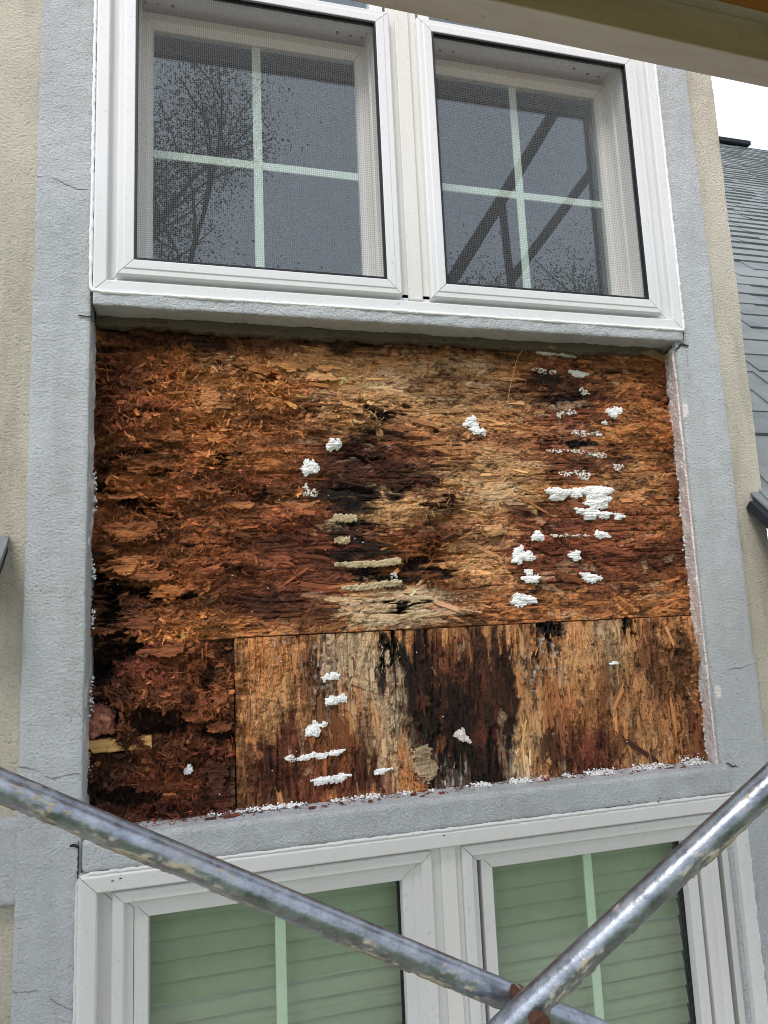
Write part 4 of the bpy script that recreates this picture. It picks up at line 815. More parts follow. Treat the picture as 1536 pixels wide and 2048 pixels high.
def flakes(n, x0, x1, z0, z1, density, seed, Lr, Wr, tilt_k, lift_k, bright=1.0):
    """many small torn, curled flakes as arrays"""
    r = np.random.default_rng(seed); X = []; Z = []
    while len(X) < n:
        x = r.uniform(x0, x1, n); z = r.uniform(z0, z1, n)
        ii = np.clip(((x - GX0) / GS).astype(int), 0, nx - 1); jj = np.clip(((z - GZ0) / GS).astype(int), 0, nz - 1)
        ok = r.random(n) < density[ii, jj]; X += list(x[ok]); Z += list(z[ok])
    x = np.array(X[:n]); z = np.array(Z[:n]); ii = np.clip(((x - GX0) / GS).astype(int), 0, nx - 1); jj = np.clip(((z - GZ0) / GS).astype(int), 0, nz - 1)
    rt = np.clip(ROT[ii, jj], 0, 1); h = HT[ii, jj]; base = STAIN[ii, jj]; lr = low_right[ii, jj]; ll = low_left[ii, jj]
    ang = np.where(lr, math.pi / 2 + r.normal(0, .35, n), np.where(ll, r.uniform(-1.6, 1.6, n), r.normal(0, .55, n) * (1 + rt * .8)))
    L = r.uniform(*Lr, n); W = r.uniform(*Wr, n); tl = r.normal(0, 1, n) * (.12 + tilt_k * rt); pt = r.normal(0, 1, n) * (.06 + .5 * tilt_k * rt); lf = .0006 + r.random(n) * (.0015 + lift_k * rt)
    nS, nT = 4, 3; sv = np.linspace(-.5, .5, nS + 1); tv = np.linspace(-.5, .5, nT + 1); S, T = np.meshgrid(sv, tv, indexing='ij'); S = S.ravel(); T = T.ravel(); nv = len(S)
    s = S[None] * (1 + (np.abs(S)[None] > .49) * r.normal(0, .42, (n, nv))) * L[:, None]
    t = (T[None] * (1 - .12 * (np.abs(S[None]) * 2) ** 3) + r.normal(0, .17, (n, nv))) * W[:, None]
    w = (r.uniform(-.1, .35, (n, 1)) * (S[None] * 2) ** 2 * L[:, None] * .25 * (.3 + rt[:, None])) + r.normal(0, .0006, (n, nv)) + lf[:, None]
    t2 = t * np.cos(tl)[:, None] - (w - lf[:, None]) * np.sin(tl)[:, None]; w = t * np.sin(tl)[:, None] + (w - lf[:, None]) * np.cos(tl)[:, None] + lf[:, None]; t = t2
    w = w + s * np.sin(pt)[:, None]
    c, sn = np.cos(ang)[:, None], np.sin(ang)[:, None]
    V = np.stack([x[:, None] + s * c - t * sn, YO - h[:, None] - w, z[:, None] + s * sn + t * c], -1).reshape(-1, 3)
    k = np.exp(r.normal(-.08, .24, n)) * bright; col = base * k[:, None] * (1 + r.normal(0, .06, (n, 3)))
    br = r.random(n) < .05; col[br] = col[br] * .5 + np.array(T2) * .4 * (STAIN[ii, jj].sum(-1)[br] > .12)[:, None]
    lite = r.random(n) < .0; col[lite] = col[lite] * .4 + np.array(T1) * .5 * (STAIN[ii, jj].sum(-1)[lite] > .15)[:, None]
    colv = np.clip(col[:, None, :] * (1 + r.normal(0, .14, (n, nv, 1))), .004, .9).reshape(-1, 3)
    idx = np.arange(nv).reshape(nS + 1, nT + 1); q = np.stack([idx[:-1, :-1], idx[1:, :-1], idx[1:, 1:], idx[:-1, 1:]], -1).reshape(-1, 4)
    Q = (q[None] + (np.arange(n) * nv)[:, None, None]).reshape(-1, 4)
    return V, Q, colv
def flake_part(b, *a, **k):
    V, Q, C = flakes(*a, **k); o = link('rot_flakes', np_mesh('rot_flakes', V, Q, C), M['flake'], b, False); o['kind'] = 'stuff'; return o
dens = np.clip(ROT, 0, 1) ** 1.5 * np.clip(1 - HOLE / .02, .05, 1)
dfl = np.clip(.25 + .5 * ROT, 0, 1) * np.clip(1 - HOLE / .01, 0, 1) * np.clip((STAIN.sum(-1) - .06) / .25, .15, 1)
edge_ok = np.clip((.655 - GZZ) / .03, 0, 1); dens = dens * edge_ok; dfl = dfl * edge_ok
flake_part(B_UP, 600, -.27, 1.27, SEAM_Z + .01, .67, dens, 501, (.006, .020), (.003, .010), .30, .006)
flake_part(B_UP, 5200, -.27, 1.27, SEAM_Z + .012, .67, dens, 511, (.008, .026), (.0006, .0018), .28, .004)
flake_part(B_UP, 2600, -.27, 1.27, SEAM_Z + .012, .67, dfl, 502, (.006, .022), (.0006, .0020), .12, .0012, bright=.82)
flake_part(B_UP, 220, -.27, -.03, SEAM_Z - .02, SEAM_Z + .03, dens, 521, (.008, .024), (.003, .010), .4, .010)
flake_part(B_LL, 450, -.27, SEAM_X - .006, -.455, SEAM_Z - .008, dens, 503, (.006, .022), (.003, .010), .45, .010)
flake_part(B_LL, 2600, -.27, SEAM_X - .006, -.455, SEAM_Z - .008, dens, 513, (.008, .026), (.0006, .0018), .4, .007)
flake_part(B_LR, 1500, SEAM_X + .008, 1.27, -.455, SEAM_Z - .02, dfl, 504, (.006, .022), (.0006, .0020), .12, .0012, bright=.82)
# large torn leaves of board lifting off the left side
def torn_leaf(b, u, v, w, h_, lift, col, seed):
    """a delaminated sheet of board with a ragged outline, lifting along its lower edge"""
    p = at(u, v, YO); g = .0015; X, Z = np.meshgrid(np.arange(p.x - w * 1.5, p.x + w * 1.5, g), np.arange(p.z - h_ * 1.6, p.z + h_ * 1.6, g), indexing='ij')
    a, c = (X - p.x) / w, (Z - p.z) / h_
    f = np.sqrt(a * a + c * c) + (fbm2(X * 34 + seed, Z * 46, 7, 3) - .5) * 1.3 + (fbm2(X * 110, Z * 210 + seed, 9, 3, .7) - .5) * .9
    inside = f < .86; hb = HT[np.clip(((X - GX0) / GS).astype(int), 0, nx - 1), np.clip(((Z - GZ0) / GS).astype(int), 0, nz - 1)]
    low = np.clip((1 - c) / 2, 0, 1)
    Hh = np.maximum(hb, hb * .3 + lift * (.12 + .75 * low ** 1.3)) + (fbm2(X * 45, Z * 70, seed, 4, .6) - .5) * .009 + (fbm2(X * 25, Z * 330, seed + 3, 2) - .5) * .0022
    Hh = Hh - np.clip((f - .68) / .18, 0, 1) ** 2 * .0035
    if inside.sum() < 30: return
    idx = np.full(X.shape, -1); idx[inside] = np.arange(inside.sum()); V = np.stack([X[inside], (YO - Hh)[inside], Z[inside]], -1)
    q = np.stack([idx[:-1, :-1], idx[1:, :-1], idx[1:, 1:], idx[:-1, 1:]], -1).reshape(-1, 4); q = q[(q >= 0).all(1)]
    st_ = STAIN[np.clip(((X - GX0) / GS).astype(int), 0, nx - 1), np.clip(((Z - GZ0) / GS).astype(int), 0, nz - 1)]
    k = (.55 + .9 * fbm2(X * 16, Z * 60, seed + 5, 3)) * (.75 + .5 * noise2(X * 30, Z * 420, seed + 6)); C = (st_ * .45 + np.array(col) * .55) * k[..., None] * .9
    G = np.zeros((len(V), 3)); ang = np.random.default_rng(seed).normal(0, .25) if b is not B_LR else 1.57; G[:] = (math.cos(ang) * .5 + .5, math.sin(ang) * .5 + .5, (seed % 17) / 17)
    return link('torn_layer', np_mesh('torn_layer', V, q, C[inside], {'Gr': G}), M['osb'], b, True)
for i, (b, u, v, w, h_, lf, c) in enumerate([(B_UP, 340, 1180, .040, .022, .022, lin(196, 122, 62)), (B_UP, 270, 1060, .075, .034, .016, T3), (B_UP, 250, 1130, .06, .026, .018, T2), (B_UP, 300, 1150, .07, .022, .020, T3), (B_UP, 280, 930, .05, .02, .016, T3), (B_UP, 330, 870, .05, .024, .012, T3), (B_UP, 420, 790, .03, .05, .010, np.array(T2) * .9),
        (B_UP, 590, 730, .10, .020, .010, T2), (B_UP, 640, 755, .08, .014, .012, T1), (B_UP, 560, 780, .012, .035, .012, T2), (B_UP, 250, 990, .05, .015, .016, T3), (B_UP, 380, 990, .06, .012, .012, T3), (B_UP, 460, 1010, .06, .012, .010, T2), (B_UP, 290, 1245, .05, .02, .016, T4),
        (B_LL, 330, 1300, .06, .016, .02, T3), (B_LL, 390, 1430, .045, .016, .02, T3), (B_LL, 440, 1450, .030, .014, .02, T3), (B_LL, 300, 1390, .04, .02, .014, T4), (B_LL, 440, 1390, .025, .03, .012, T3), (B_LL, 430, 1560, .03, .05, .016, T5), (B_LL, 280, 1330, .05, .016, .016, T4), (B_LL, 440, 1600, .02, .03, .02, T4), (B_UP, 980, 1060, .04, .02, .008, T1), (B_UP, 870, 1070, .03, .012, .010, T3), (B_LR, 850, 1520, .03, .055, .008, CR), (B_LR, 840, 1580, .028, .024, .012, T2)]):
    torn_leaf(b, u, v, w, h_, lf, c, 900 + i)
# exposed framing lath and pink wool in the lower left corner
p0, p1 = at(160, 1484, YO + .02), at(305, 1474, YO + .02)
V, Q = rounded_box(p0.x - .03, p1.x, YO - .004, YO + .05, -.270, -.243, .004, .003, .0012, 5, 150)
tag(link('framing_lath', np_mesh('framing_lath', V, Q), M['stud'], None, True), 'pale split wood lath exposed low in the rotten corner board', 'lath')
for i, (u, v, a, b_, nm) in enumerate([(203, 1440, .026, .030, 'pink mineral wool tuft bulging above the pale exposed lath'), (183, 1462, .020, .014, 'small brownish wool tuft squeezed against the grey band above the lath')]):
    p = at(u, v, YO); k = 60 * i; th, ph = np.meshgrid(np.linspace(0, math.pi, 30), np.linspace(0, 2 * math.pi, 48, endpoint=False), indexing='ij')
    d = np.stack([np.sin(th) * np.cos(ph), np.sin(th) * np.sin(ph), np.cos(th)], -1).reshape(-1, 3); rr = 1 + .9 * (noise3(d * 2.6 + i * 9, 3) - .5) + .6 * (noise3(d * 7 + i * 9, 5) - .5) + .35 * (noise3(d * 19, 6) - .5)
    V = np.array([p.x, YO + .012, p.z]) + d * rr[:, None] * np.array([a, .020, b_]); idx = np.arange(30 * 48).reshape(30, 48)
    Q = np.stack([idx[:-1], np.roll(idx, -1, 1)[:-1], np.roll(idx, -1, 1)[1:], idx[1:]], -1).reshape(-1, 4)
    tag(link('wool_tuft', np_mesh('wool_tuft', V, Q), M['wool'], None, True), nm, 'insulation', 'insulation in the lower corner')

# ------------------------------------------------------------------ foam left on the boards
def foam_clump(label, ells, thick, mat='foam', seed=0, bead=.0046, name='foam_chunk', fill=1.0):
    """broken foam: a solid lump whose surface is packed beads; ells are (u, v, ru, rv, rot) outlines measured in photo pixels"""
    PX = .00124; E = []
    for (u, v, ru, rv, rot) in ells: p = at(u, v, YO); E.append((p.x, p.z, ru * PX, rv * PX, -math.radians(rot)))
    g = .0009; x0 = min(e[0] - max(e[2:4]) * 1.25 for e in E); x1 = max(e[0] + max(e[2:4]) * 1.25 for e in E); z0 = min(e[1] - max(e[2:4]) * 1.25 for e in E); z1 = max(e[1] + max(e[2:4]) * 1.25 for e in E)
    X, Z = np.meshgrid(np.arange(x0, x1, g), np.arange(z0, z1, g), indexing='ij')
    # nearest bead centre of a jittered lattice; the outline follows whole beads
    ci, cj = np.floor(X / bead).astype(np.int64), np.floor(Z / bead).astype(np.int64); best = np.full(X.shape, 9.0); bx = X * 0; bz = Z * 0; br = X * 0
    for di in (-1, 0, 1):
        for dj in (-1, 0, 1):
            a, b = ci + di, cj + dj; px_, pz_ = (a + .15 + .7 * _hash(a, b, seed)) * bead, (b + .15 + .7 * _hash(a, b, seed + 9)) * bead; d = np.hypot(X - px_, Z - pz_)
            m_ = d < best; best = np.where(m_, d, best); bx = np.where(m_, px_, bx); bz = np.where(m_, pz_, bz); br = np.where(m_, _hash(a, b, seed + 4), br)
    f = np.full(X.shape, 9.0)
    for (ex, ez, ra, rb_, ro) in E:
        c, s_ = math.cos(ro), math.sin(ro); a = ((bx - ex) * c + (bz - ez) * s_) / ra; b = (-(bx - ex) * s_ + (bz - ez) * c) / rb_; an = np.arctan2(b, a)
        f = np.minimum(f, np.hypot(a, b) / (1 + .16 * np.sin(an * 3 + seed) + .10 * np.sin(an * 5 + seed * 2)))
    inside = (f < 1) & (br < fill)
    rr = bead * .80; hemi = np.sqrt(np.clip(1 - (best / rr) ** 2, 0, 1)) * rr
    inside &= best < rr
    dome = np.clip(1 - f, 0, 1) ** .45
    H = thick * dome * (.72 + .5 * noise2(bx * 90, bz * 90, seed)) + hemi * .42 + .0010 + .003 * (fbm2(X * 120, Z * 120, seed + 2, 3) - .5)
    hb = HT[np.clip(((X - GX0) / GS).astype(int), 0, nx - 1), np.clip(((Z - GZ0) / GS).astype(int), 0, nz - 1)]
    pad = np.zeros(X.shape, bool); pad[1:] |= inside[:-1]; pad[:-1] |= inside[1:]; pad[:, 1:] |= inside[:, :-1]; pad[:, :-1] |= inside[:, 1:]; pad &= ~inside
    Y = np.where(inside, YO - hb * .5 - H, YO - hb * .5 + .002); keep = inside | pad
    idx = np.full(X.shape, -1); idx[keep] = np.arange(keep.sum()); V = np.stack([X[keep], Y[keep], Z[keep]], -1)
    q = np.stack([idx[:-1, :-1], idx[1:, :-1], idx[1:, 1:], idx[:-1, 1:]], -1).reshape(-1, 4); q = q[(q >= 0).all(1)]
    o = link(name, np_mesh(name, V, q), M[mat], None, True)
    return tag(o, label, 'foam', 'foam scraps stuck to the boards')
CL_ = [
 ('white foam chunk with a flat left side beside the black stain, lower of the pair', [(618, 936, 16, 15, 0), (628, 934, 10, 12, 0)], .016, 'foam'),
 ('squarish white foam chunk above the black stain, upper of the pair', [(666, 890, 15, 12, -15), (676, 886, 9, 8, 0)], .015, 'foam'),
 ('white foam chunk with a tail to the lower right, alone on tan wood', [(943, 846, 16, 14, 0), (950, 860, 12, 10, 20), (966, 864, 9, 7, 20)], .016, 'foam'),
 ('white foam chunk nearest the top right corner', [(1224, 824, 14, 14, 0), (1236, 822, 10, 7, 0)], .015, 'foam'),
 ('largest white foam patch, wide and jagged', [(1115, 988, 27, 14, 5), (1150, 986, 22, 11, 0), (1192, 986, 38, 17, 0), (1196, 1006, 32, 14, -10), (1178, 1028, 22, 13, 0), (1160, 1022, 14, 7, 10), (1206, 1030, 20, 8, 0)], .022, 'foam'),
 ('small round foam bit just right of the largest patch', [(1238, 1033, 14, 8, 0)], .008, 'foam'),
 ('oval foam bit under the right end of the largest patch', [(1203, 1070, 20, 8, 5)], .010, 'foam'),
 ('small foam bit above the jagged triangular chunk', [(1076, 1073, 15, 10, 0)], .011, 'foam'),
 ('triangular jagged foam chunk', [(1040, 1104, 14, 12, 0), (1050, 1112, 26, 9, 5), (1036, 1120, 12, 9, 0)], .016, 'foam'),
 ('compact foam bit level with the triangular chunk, to its right', [(1150, 1111, 14, 11, 0)], .012, 'foam'),
 ('foam bit with a raised knob, below the triangular chunk', [(1062, 1158, 20, 9, 0), (1058, 1145, 9, 9, 0)], .012, 'foam'),
 ('flat oval foam bit right of the knobbed one', [(1183, 1155, 25, 10, 8)], .010, 'foam'),
 ('broad oval foam bit just above the long seam', [(1045, 1200, 28, 13, 0)], .013, 'foam'),
 ('crumbly foam row highest on the lower board', [(655, 1355, 12, 7, 0), (668, 1352, 12, 7, 0)], .008, 'foam'),
 ('foam bar second from the top on the lower board', [(664, 1402, 14, 9, 0), (682, 1397, 13, 8, 0)], .010, 'foam'),
 ('foam lump with a small spur, third on the lower board', [(626, 1460, 15, 13, -20), (646, 1449, 9, 5, -25)], .013, 'foam'),
 ('long thin tilted foam strip on the lower board', [(580, 1517, 9, 7, 0), (610, 1514, 24, 5, -8), (648, 1510, 24, 5, -8), (672, 1506, 18, 4, -8)], .006, 'foam'),
 ('thick foam strip under the long thin one', [(645, 1561, 22, 7, -6), (676, 1556, 24, 7, -8)], .009, 'foam'),
 ('short foam strip near the ledge, right of the thick strip', [(765, 1542, 18, 5, -8)], .006, 'foam'),
 ('small foam crumb on the dark corner board', [(376, 1542, 8, 9, 30)], .008, 'foam'),
 ('tiny foam dash on the tan part of the lower board', [(1228, 1326, 12, 3, 0)], .004, 'foam'),
 ('thin grey foam strip tucked under the upper ledge', [(1085, 706, 26, 5, 4), (1130, 709, 32, 5, 4)], .006, 'foam_dirty'),
 ('dirty foam smear in the top row, left piece', [(1082, 741, 18, 6, 5), (1104, 743, 12, 4, 0)], .005, 'foam_dirty'),
 ('dirty foam smear in the top row, right piece', [(1157, 748, 23, 8, 5)], .005, 'foam_dirty'),
 ('pointed dirty foam scrap below the top row', [(1168, 783, 13, 6, 20)], .005, 'foam_dirty'),
 ('crumbled foam row level with the chunk nearest the corner', [(1122, 828, 12, 7, -20), (1142, 824, 13, 6, 0)], .005, 'foam_dirty'),
 ('small crumb cluster just left of the chunk nearest the corner', [(1210, 846, 8, 5, 0)], .004, 'foam_dirty'),
 ('sparse grey bead row fourth from the top', [(1160, 866, 20, 7, 10), (1190, 868, 18, 6, 0)], .003, 'foam_dirty'),
 ('wide sparse bead row fifth from the top', [(1110, 902, 20, 4, 0), (1150, 903, 26, 5, 4), (1196, 910, 24, 6, 6)], .003, 'foam_dirty'),
 ('lumpy bead cluster directly above the largest patch', [(1130, 948, 16, 6, 0), (1166, 950, 22, 11, 10)], .006, 'foam_dirty'),
 ('small bead cluster up and right of the largest patch', [(1236, 935, 14, 9, -10)], .004, 'foam_dirty'),
 ('thin bead line between the two oval bits under the largest patch', [(1120, 1071, 26, 3, 0), (1160, 1071, 20, 3, 0)], .003, 'foam_dirty'),
 ('grey crumpled foam scrap on the black wet patch', [(922, 1470, 13, 11, 40), (934, 1480, 10, 5, 30)], .008, 'foam_dirty'),
 ('dirty bead patch left of the honeycombed ribs', [(622, 985, 14, 9, 0), (612, 972, 6, 5, 0)], .003, 'foam_dirty'),
 ('small white crumb beside the lowest honeycombed rib', [(790, 1152, 8, 9, 0)], .006, 'foam_dirty'),
]
for i, (lb, el, th, mt) in enumerate(CL_):
    foam_clump(lb, el, th * .5, mt, 40 + i, .0044 if mt == 'foam' else .0036, fill=1.0 if mt == 'foam' or i in (21, 23, 32) else .6)
# honeycombed adhesive ribs
def rib(label, u0, v0, u1, v1, w, seed):
    a, b = at(u0, v0, YO), at(u1, v1, YO); n, m = 60, 12; r = np.random.default_rng(seed); V = []
    for i in range(n + 1):
        t = i / n; c = a.lerp(b, t); prof = min(1, (t * 2.2 + .25) ** .5) * (1 if t < .97 else .8)
        for j in range(m + 1):
            q = j / m * 2 - 1; cell = noise2(np.array([t * (b - a).length * 330 + seed]), np.array([q * w * 170]), seed)[0]
            V.append((c.x, YO - .0012 - (1 - q ** 4) * .0026 * prof * (.2 + 1.2 * cell), c.z + q * w / 2 * prof * (1 + .9 * (fbm2(np.array([t * 24. + (7 if q > 0 else 0)]), np.array([seed * 1.]), 3, 3)[0] - .5)) - .002 * math.sin(t * 5 + seed)))
    idx = np.arange((n + 1) * (m + 1)).reshape(n + 1, m + 1); Q = np.stack([idx[:-1, :-1], idx[1:, :-1], idx[1:, 1:], idx[:-1, 1:]], -1).reshape(-1, 4)
    tag(link('adhesive_rib', np_mesh('adhesive_rib', np.array(V), Q), M['adhesive'], None, True), label, 'adhesive', 'adhesive ribs on the upper board')
rib('short honeycombed adhesive rib, topmost of the four', 648, 1040, 714, 1034, .020, 3)
rib('stubby honeycombed adhesive patch, second of the four', 668, 1083, 700, 1078, .018, 4)
rib('long pale adhesive rib, third of the four', 668, 1131, 802, 1123, .017, 5)
rib('long tapering adhesive rib, lowest of the four', 682, 1176, 804, 1166, .017, 6)

# loose beads and crumbs lying on the lower ledge and along the foam edge
def bead_run(n, fn, rad, seed, sub=1):
    r = np.random.default_rng(seed); pts = np.array([fn(r) for _ in range(n)]); return spheres(pts, rad * (.4 + 1.2 * r.random(n) ** 2), sub, .35, seed)
def ledge_fn(r):
    x = r.uniform(.06, 1.262); d = r.random() ** 1.7; dens_ = .35 + .65 * (x / 1.26)
    if r.random() > dens_: x = r.uniform(.6, 1.262)
    while noise2(np.array([x * 31.]), np.array([3.]), 4)[0] < .34 + .3 * r.random() and x < 1.2: x = r.uniform(.06, 1.262)
    return (x, YO - .002 - d * .030 * (.45 + .9 * (x / 1.26)), -.4205 + .0014 + (r.random() ** 3) * (.007 + .012 * (x > 1.18)) * (1 - d))
V, Q = bead_run(1900, ledge_fn, .0018, 5); V2, Q2 = bead_run(420, lambda r: (1.291 - abs(r.normal(0, .005)), YO - r.uniform(-.004, .008), r.uniform(-.42, .6)), .0024, 6)
V3, Q3 = bead_run(240, lambda r: (XL + .002 + abs(r.normal(0, .004)), YO - r.uniform(-.004, .014), r.choice([-.42, -.30, -.16, -.14, .02, .12, .28, .33]) + r.normal(0, .014)), .0022, 7)
V4, Q4 = bead_run(330, lambda r: (lambda x, z: (x, YO - sample(HT, x, z) - .002, z))(r.uniform(-.24, 1.25), r.uniform(-.41, .66)), .0013, 8)
V5, Q5 = bead_run(260, lambda r: (r.uniform(.0, .20), YO - .006 - r.random() * .022, -.4185 + r.random() * .004), .0020, 9)
Vs, Qs, k = [], [], 0
for a, b in ((V, Q), (V2, Q2), (V3, Q3), (V4, Q4), (V5, Q5)): Vs.append(a); Qs.append(b + k); k += len(a)
o = link('foam_crumbs', np_mesh('foam_crumbs', np.concatenate(Vs), np.concatenate(Qs)), M['foam'], None, True); tag(o, 'white foam beads scattered along the lower ledge and recess edges', 'foam beads', kind='stuff')
# rot debris on the ledge: fine crumbs as a mass, the larger chips one by one
r = np.random.default_rng(77); n = 700
x = np.where(r.random(n) < .45, r.uniform(-.23, .12, n), r.uniform(.1, 1.25, n)); y = YO - r.random(n) ** 1.5 * .05; z = -.4195 + r.random(n) ** 3 * np.where(x < .08, .02, .004)
S = np.stack([x, y, z], -1); q = r.normal(0, 1, (n, 4, 3)) * np.array([.0042, .003, .0012]); V = (S[:, None, :] + q).reshape(-1, 3); Q = (np.arange(n) * 4)[:, None] + np.arange(4)[None]
C = np.repeat(np.array(T4)[None] * np.exp(r.normal(0, .5, (n, 1))), 4, 0)
o = link('wood_crumbs', np_mesh('wood_crumbs', V, Q, C), M['flake']); tag(o, 'brown rot crumbs strewn along the lower ledge', 'wood crumbs', kind='stuff')
ORD = 'first second third fourth fifth sixth seventh eighth ninth tenth eleventh twelfth thirteenth fourteenth fifteenth last'.split()
for i, (u, v, L, a) in enumerate(sorted([(595, 1632, .014, .2), (623, 1629, .018, .3), (650, 1624, .016, -.5), (683, 1618, .013, .1), (742, 1617, .018, 1.2), (832, 1601, .028, 1.4), (845, 1600, .014, .3), (760, 1606, .009, .2), (885, 1587, .014, .1), (1100, 1548, .018, .2), (1370, 1540, .014, .4), (1344, 1533, .018, -.4), (455, 1665, .026, .3), (420, 1668, .030, .1), (470, 1632, .022, .6), (1250, 1545, .012, .2)])):
    p = at(u, v, .02); o = bpy.data.objects.new('wood_chip', SM[i % 16]); COL.objects.link(o)
    o.matrix_basis = Matrix.Translation((p.x, .012 + .03 * RNG.random(), -.4180)) @ Matrix.Rotation(a, 4, 'Z') @ Matrix.Rotation(RNG.uniform(-.5, .5), 4, 'X') @ Matrix.Diagonal((L, L * .6, L * .6, 1))
    o.color = (*[q * RNG.uniform(.7, 1.2) for q in T4], 1); tag(o, 'reddish brown wood chip on the lower grey ledge, %s from its left end' % ORD[i] if i < 15 else 'reddish brown wood chip on the lower grey ledge, nearest its right end', 'wood chip', 'wood chips on the ledge')

# fibreglass mesh scraps and a loose thread
def mesh_scrap(label, a, b, wdir, nw, nl, y, seed):
    a, b = at(*a, y), at(*b, y); d = b - a; w = Vector(wdir); m = MB(); r = random.Random(seed)
    for i in range(nw + 1): o_ = w * (i / nw); m.path([a + o_ + d * t + Vector((0, -.004 * math.sin(t * 3) + r.uniform(-1, 1) * .0006, 0)) for t in np.linspace(0, 1, 14)], .00055, 5)
    for i in range(nl + 1): t = i / nl; p = a + d * t + Vector((0, -.004 * math.sin(t * 3), 0)); m.path([p - w * .12 * r.random(), p + w * .5, p + w * (1 + .15 * r.random())], .00055, 5)
    tag(m.build('mesh_scrap', M['mesh_thread'], None, True), label, 'mesh', 'reinforcing mesh scraps')
mesh_scrap('tan reinforcing mesh strip sticking out of the upper right corner of the recess', (1283, 706), (1352, 735), (.004, 0, .018), 4, 17, .05, 1)
mesh_scrap('reinforcing mesh fringe hanging under the upper ledge', (1042, 696), (1150, 701), (0, 0, .008), 3, 34, .055, 2)
mesh_scrap('reinforcing mesh fringe lying along the lower ledge', (480, 1632), (606, 1613), (0, -.006, -.006), 2, 30, .055, 3)
m = MB(); m.path([at(u, v, yy) for u, v, yy in [(1062, 692, .06), (1048, 697, .055), (1036, 712, .045), (1028, 740, .04), (1020, 775, .042), (1014, 810, .05), (1011, 842, .06)]], .0007, 6)
tag(m.build('loose_thread', M['mesh_thread'], None, True), 'single tan glass-fibre thread dangling over the upper board', 'thread')

# ------------------------------------------------------------------ scaffold
def worn_tube(name, a, b, rad, parent, seed, rust_at=None):
    a, b = Vector(a), Vector(b); d = (b - a); L = d.length; d.normalize(); up = Vector((0, 0, 1)); p = (up - d * up.dot(d)).normalized(); q = d.cross(p)
    n, m = int(L / .0022), 56; t = np.linspace(0, 1, n + 1); th = np.linspace(0, 2 * math.pi, m, endpoint=False); T_, H_ = np.meshgrid(t, th, indexing='ij')
    under = np.clip(.5 - .62 * np.cos(H_), 0, 1)                # mortar hangs on the underside
    f = fbm2(T_ * L * 34, (1 + np.cos(H_)) * 1.6 + np.sin(H_) * .8, seed, 5, .6); g = fbm2(T_ * L * 120, H_ * 3, seed + 5, 3)
    w_end = np.minimum(1, np.abs(H_ - math.pi) / .1)
    f = f * .55 + .45 * fbm2(T_ * L * 130, H_ * 6, seed + 9, 4, .6)
    mask = np.clip((f + .15 * under - .655) * 14, 0, 1)
    hgt = mask * (.0004 + .0016 * g * under)
    rr = rad + hgt; A = np.array(a); P_ = np.array(p); Q_ = np.array(q); D_ = np.array(d)
    V = A + D_ * (T_ * L)[..., None] + P_ * (np.cos(H_) * rr)[..., None] + Q_ * (np.sin(H_) * rr)[..., None]
    rust = np.zeros_like(mask)
    if rust_at is not None:
        for tt, ww in rust_at: rust = np.maximum(rust, np.clip(1.2 - np.abs(T_ * L - tt) / ww + (g - .5) * 1.2, 0, 1))
    C = np.stack([mask, rust, mask * 0], -1).reshape(-1, 3); idx = np.arange((n + 1) * m).reshape(n + 1, m)
    Q = np.stack([idx[:-1], np.roll(idx, -1, 1)[:-1], np.roll(idx, -1, 1)[1:], idx[1:]], -1).reshape(-1, 4)[:, ::-1]
    return link(name, np_mesh(name, V.reshape(-1, 3), Q, C), M['galv'], parent, True)
brace = thing('scaffold_brace', (.31, -.88, -.4), 'galvanised scaffold cross brace of two bolted tubes, splashed with mortar', 'scaffold')
a0, a1 = at(0, 1570, -.872), at(1150, 2047, -.872); da = (a1 - a0)
A0, A1 = a0 - da * .45, a1 + da * .9
b0, b1 = at(1536, 1568, -.975), at(1029, 2040, -.910); db = b1 - b0
B0, B1 = b0 - db * .8, b1 + db * 1.0
cross = at(1052, 2010, -.90)
ta = (at(1038, 2000, -.872) - A0).length
worn_tube('brace_tube', A0, A1, .0133, brace, 11, [(ta - .004, .009)])
worn_tube('brace_tube', B0, B1, .0139, brace, 23)
pb = at(1067, 2032, -.925)
m = MB().tube((pb.x, pb.y - .012, pb.z), (pb.x, pb.y + .05, pb.z), .0062, 14).tube((pb.x, pb.y - .0165, pb.z), (pb.x, pb.y - .0085, pb.z), .0098, 14)
m.build('bolt', M['rust'], brace, bevel=.0015)

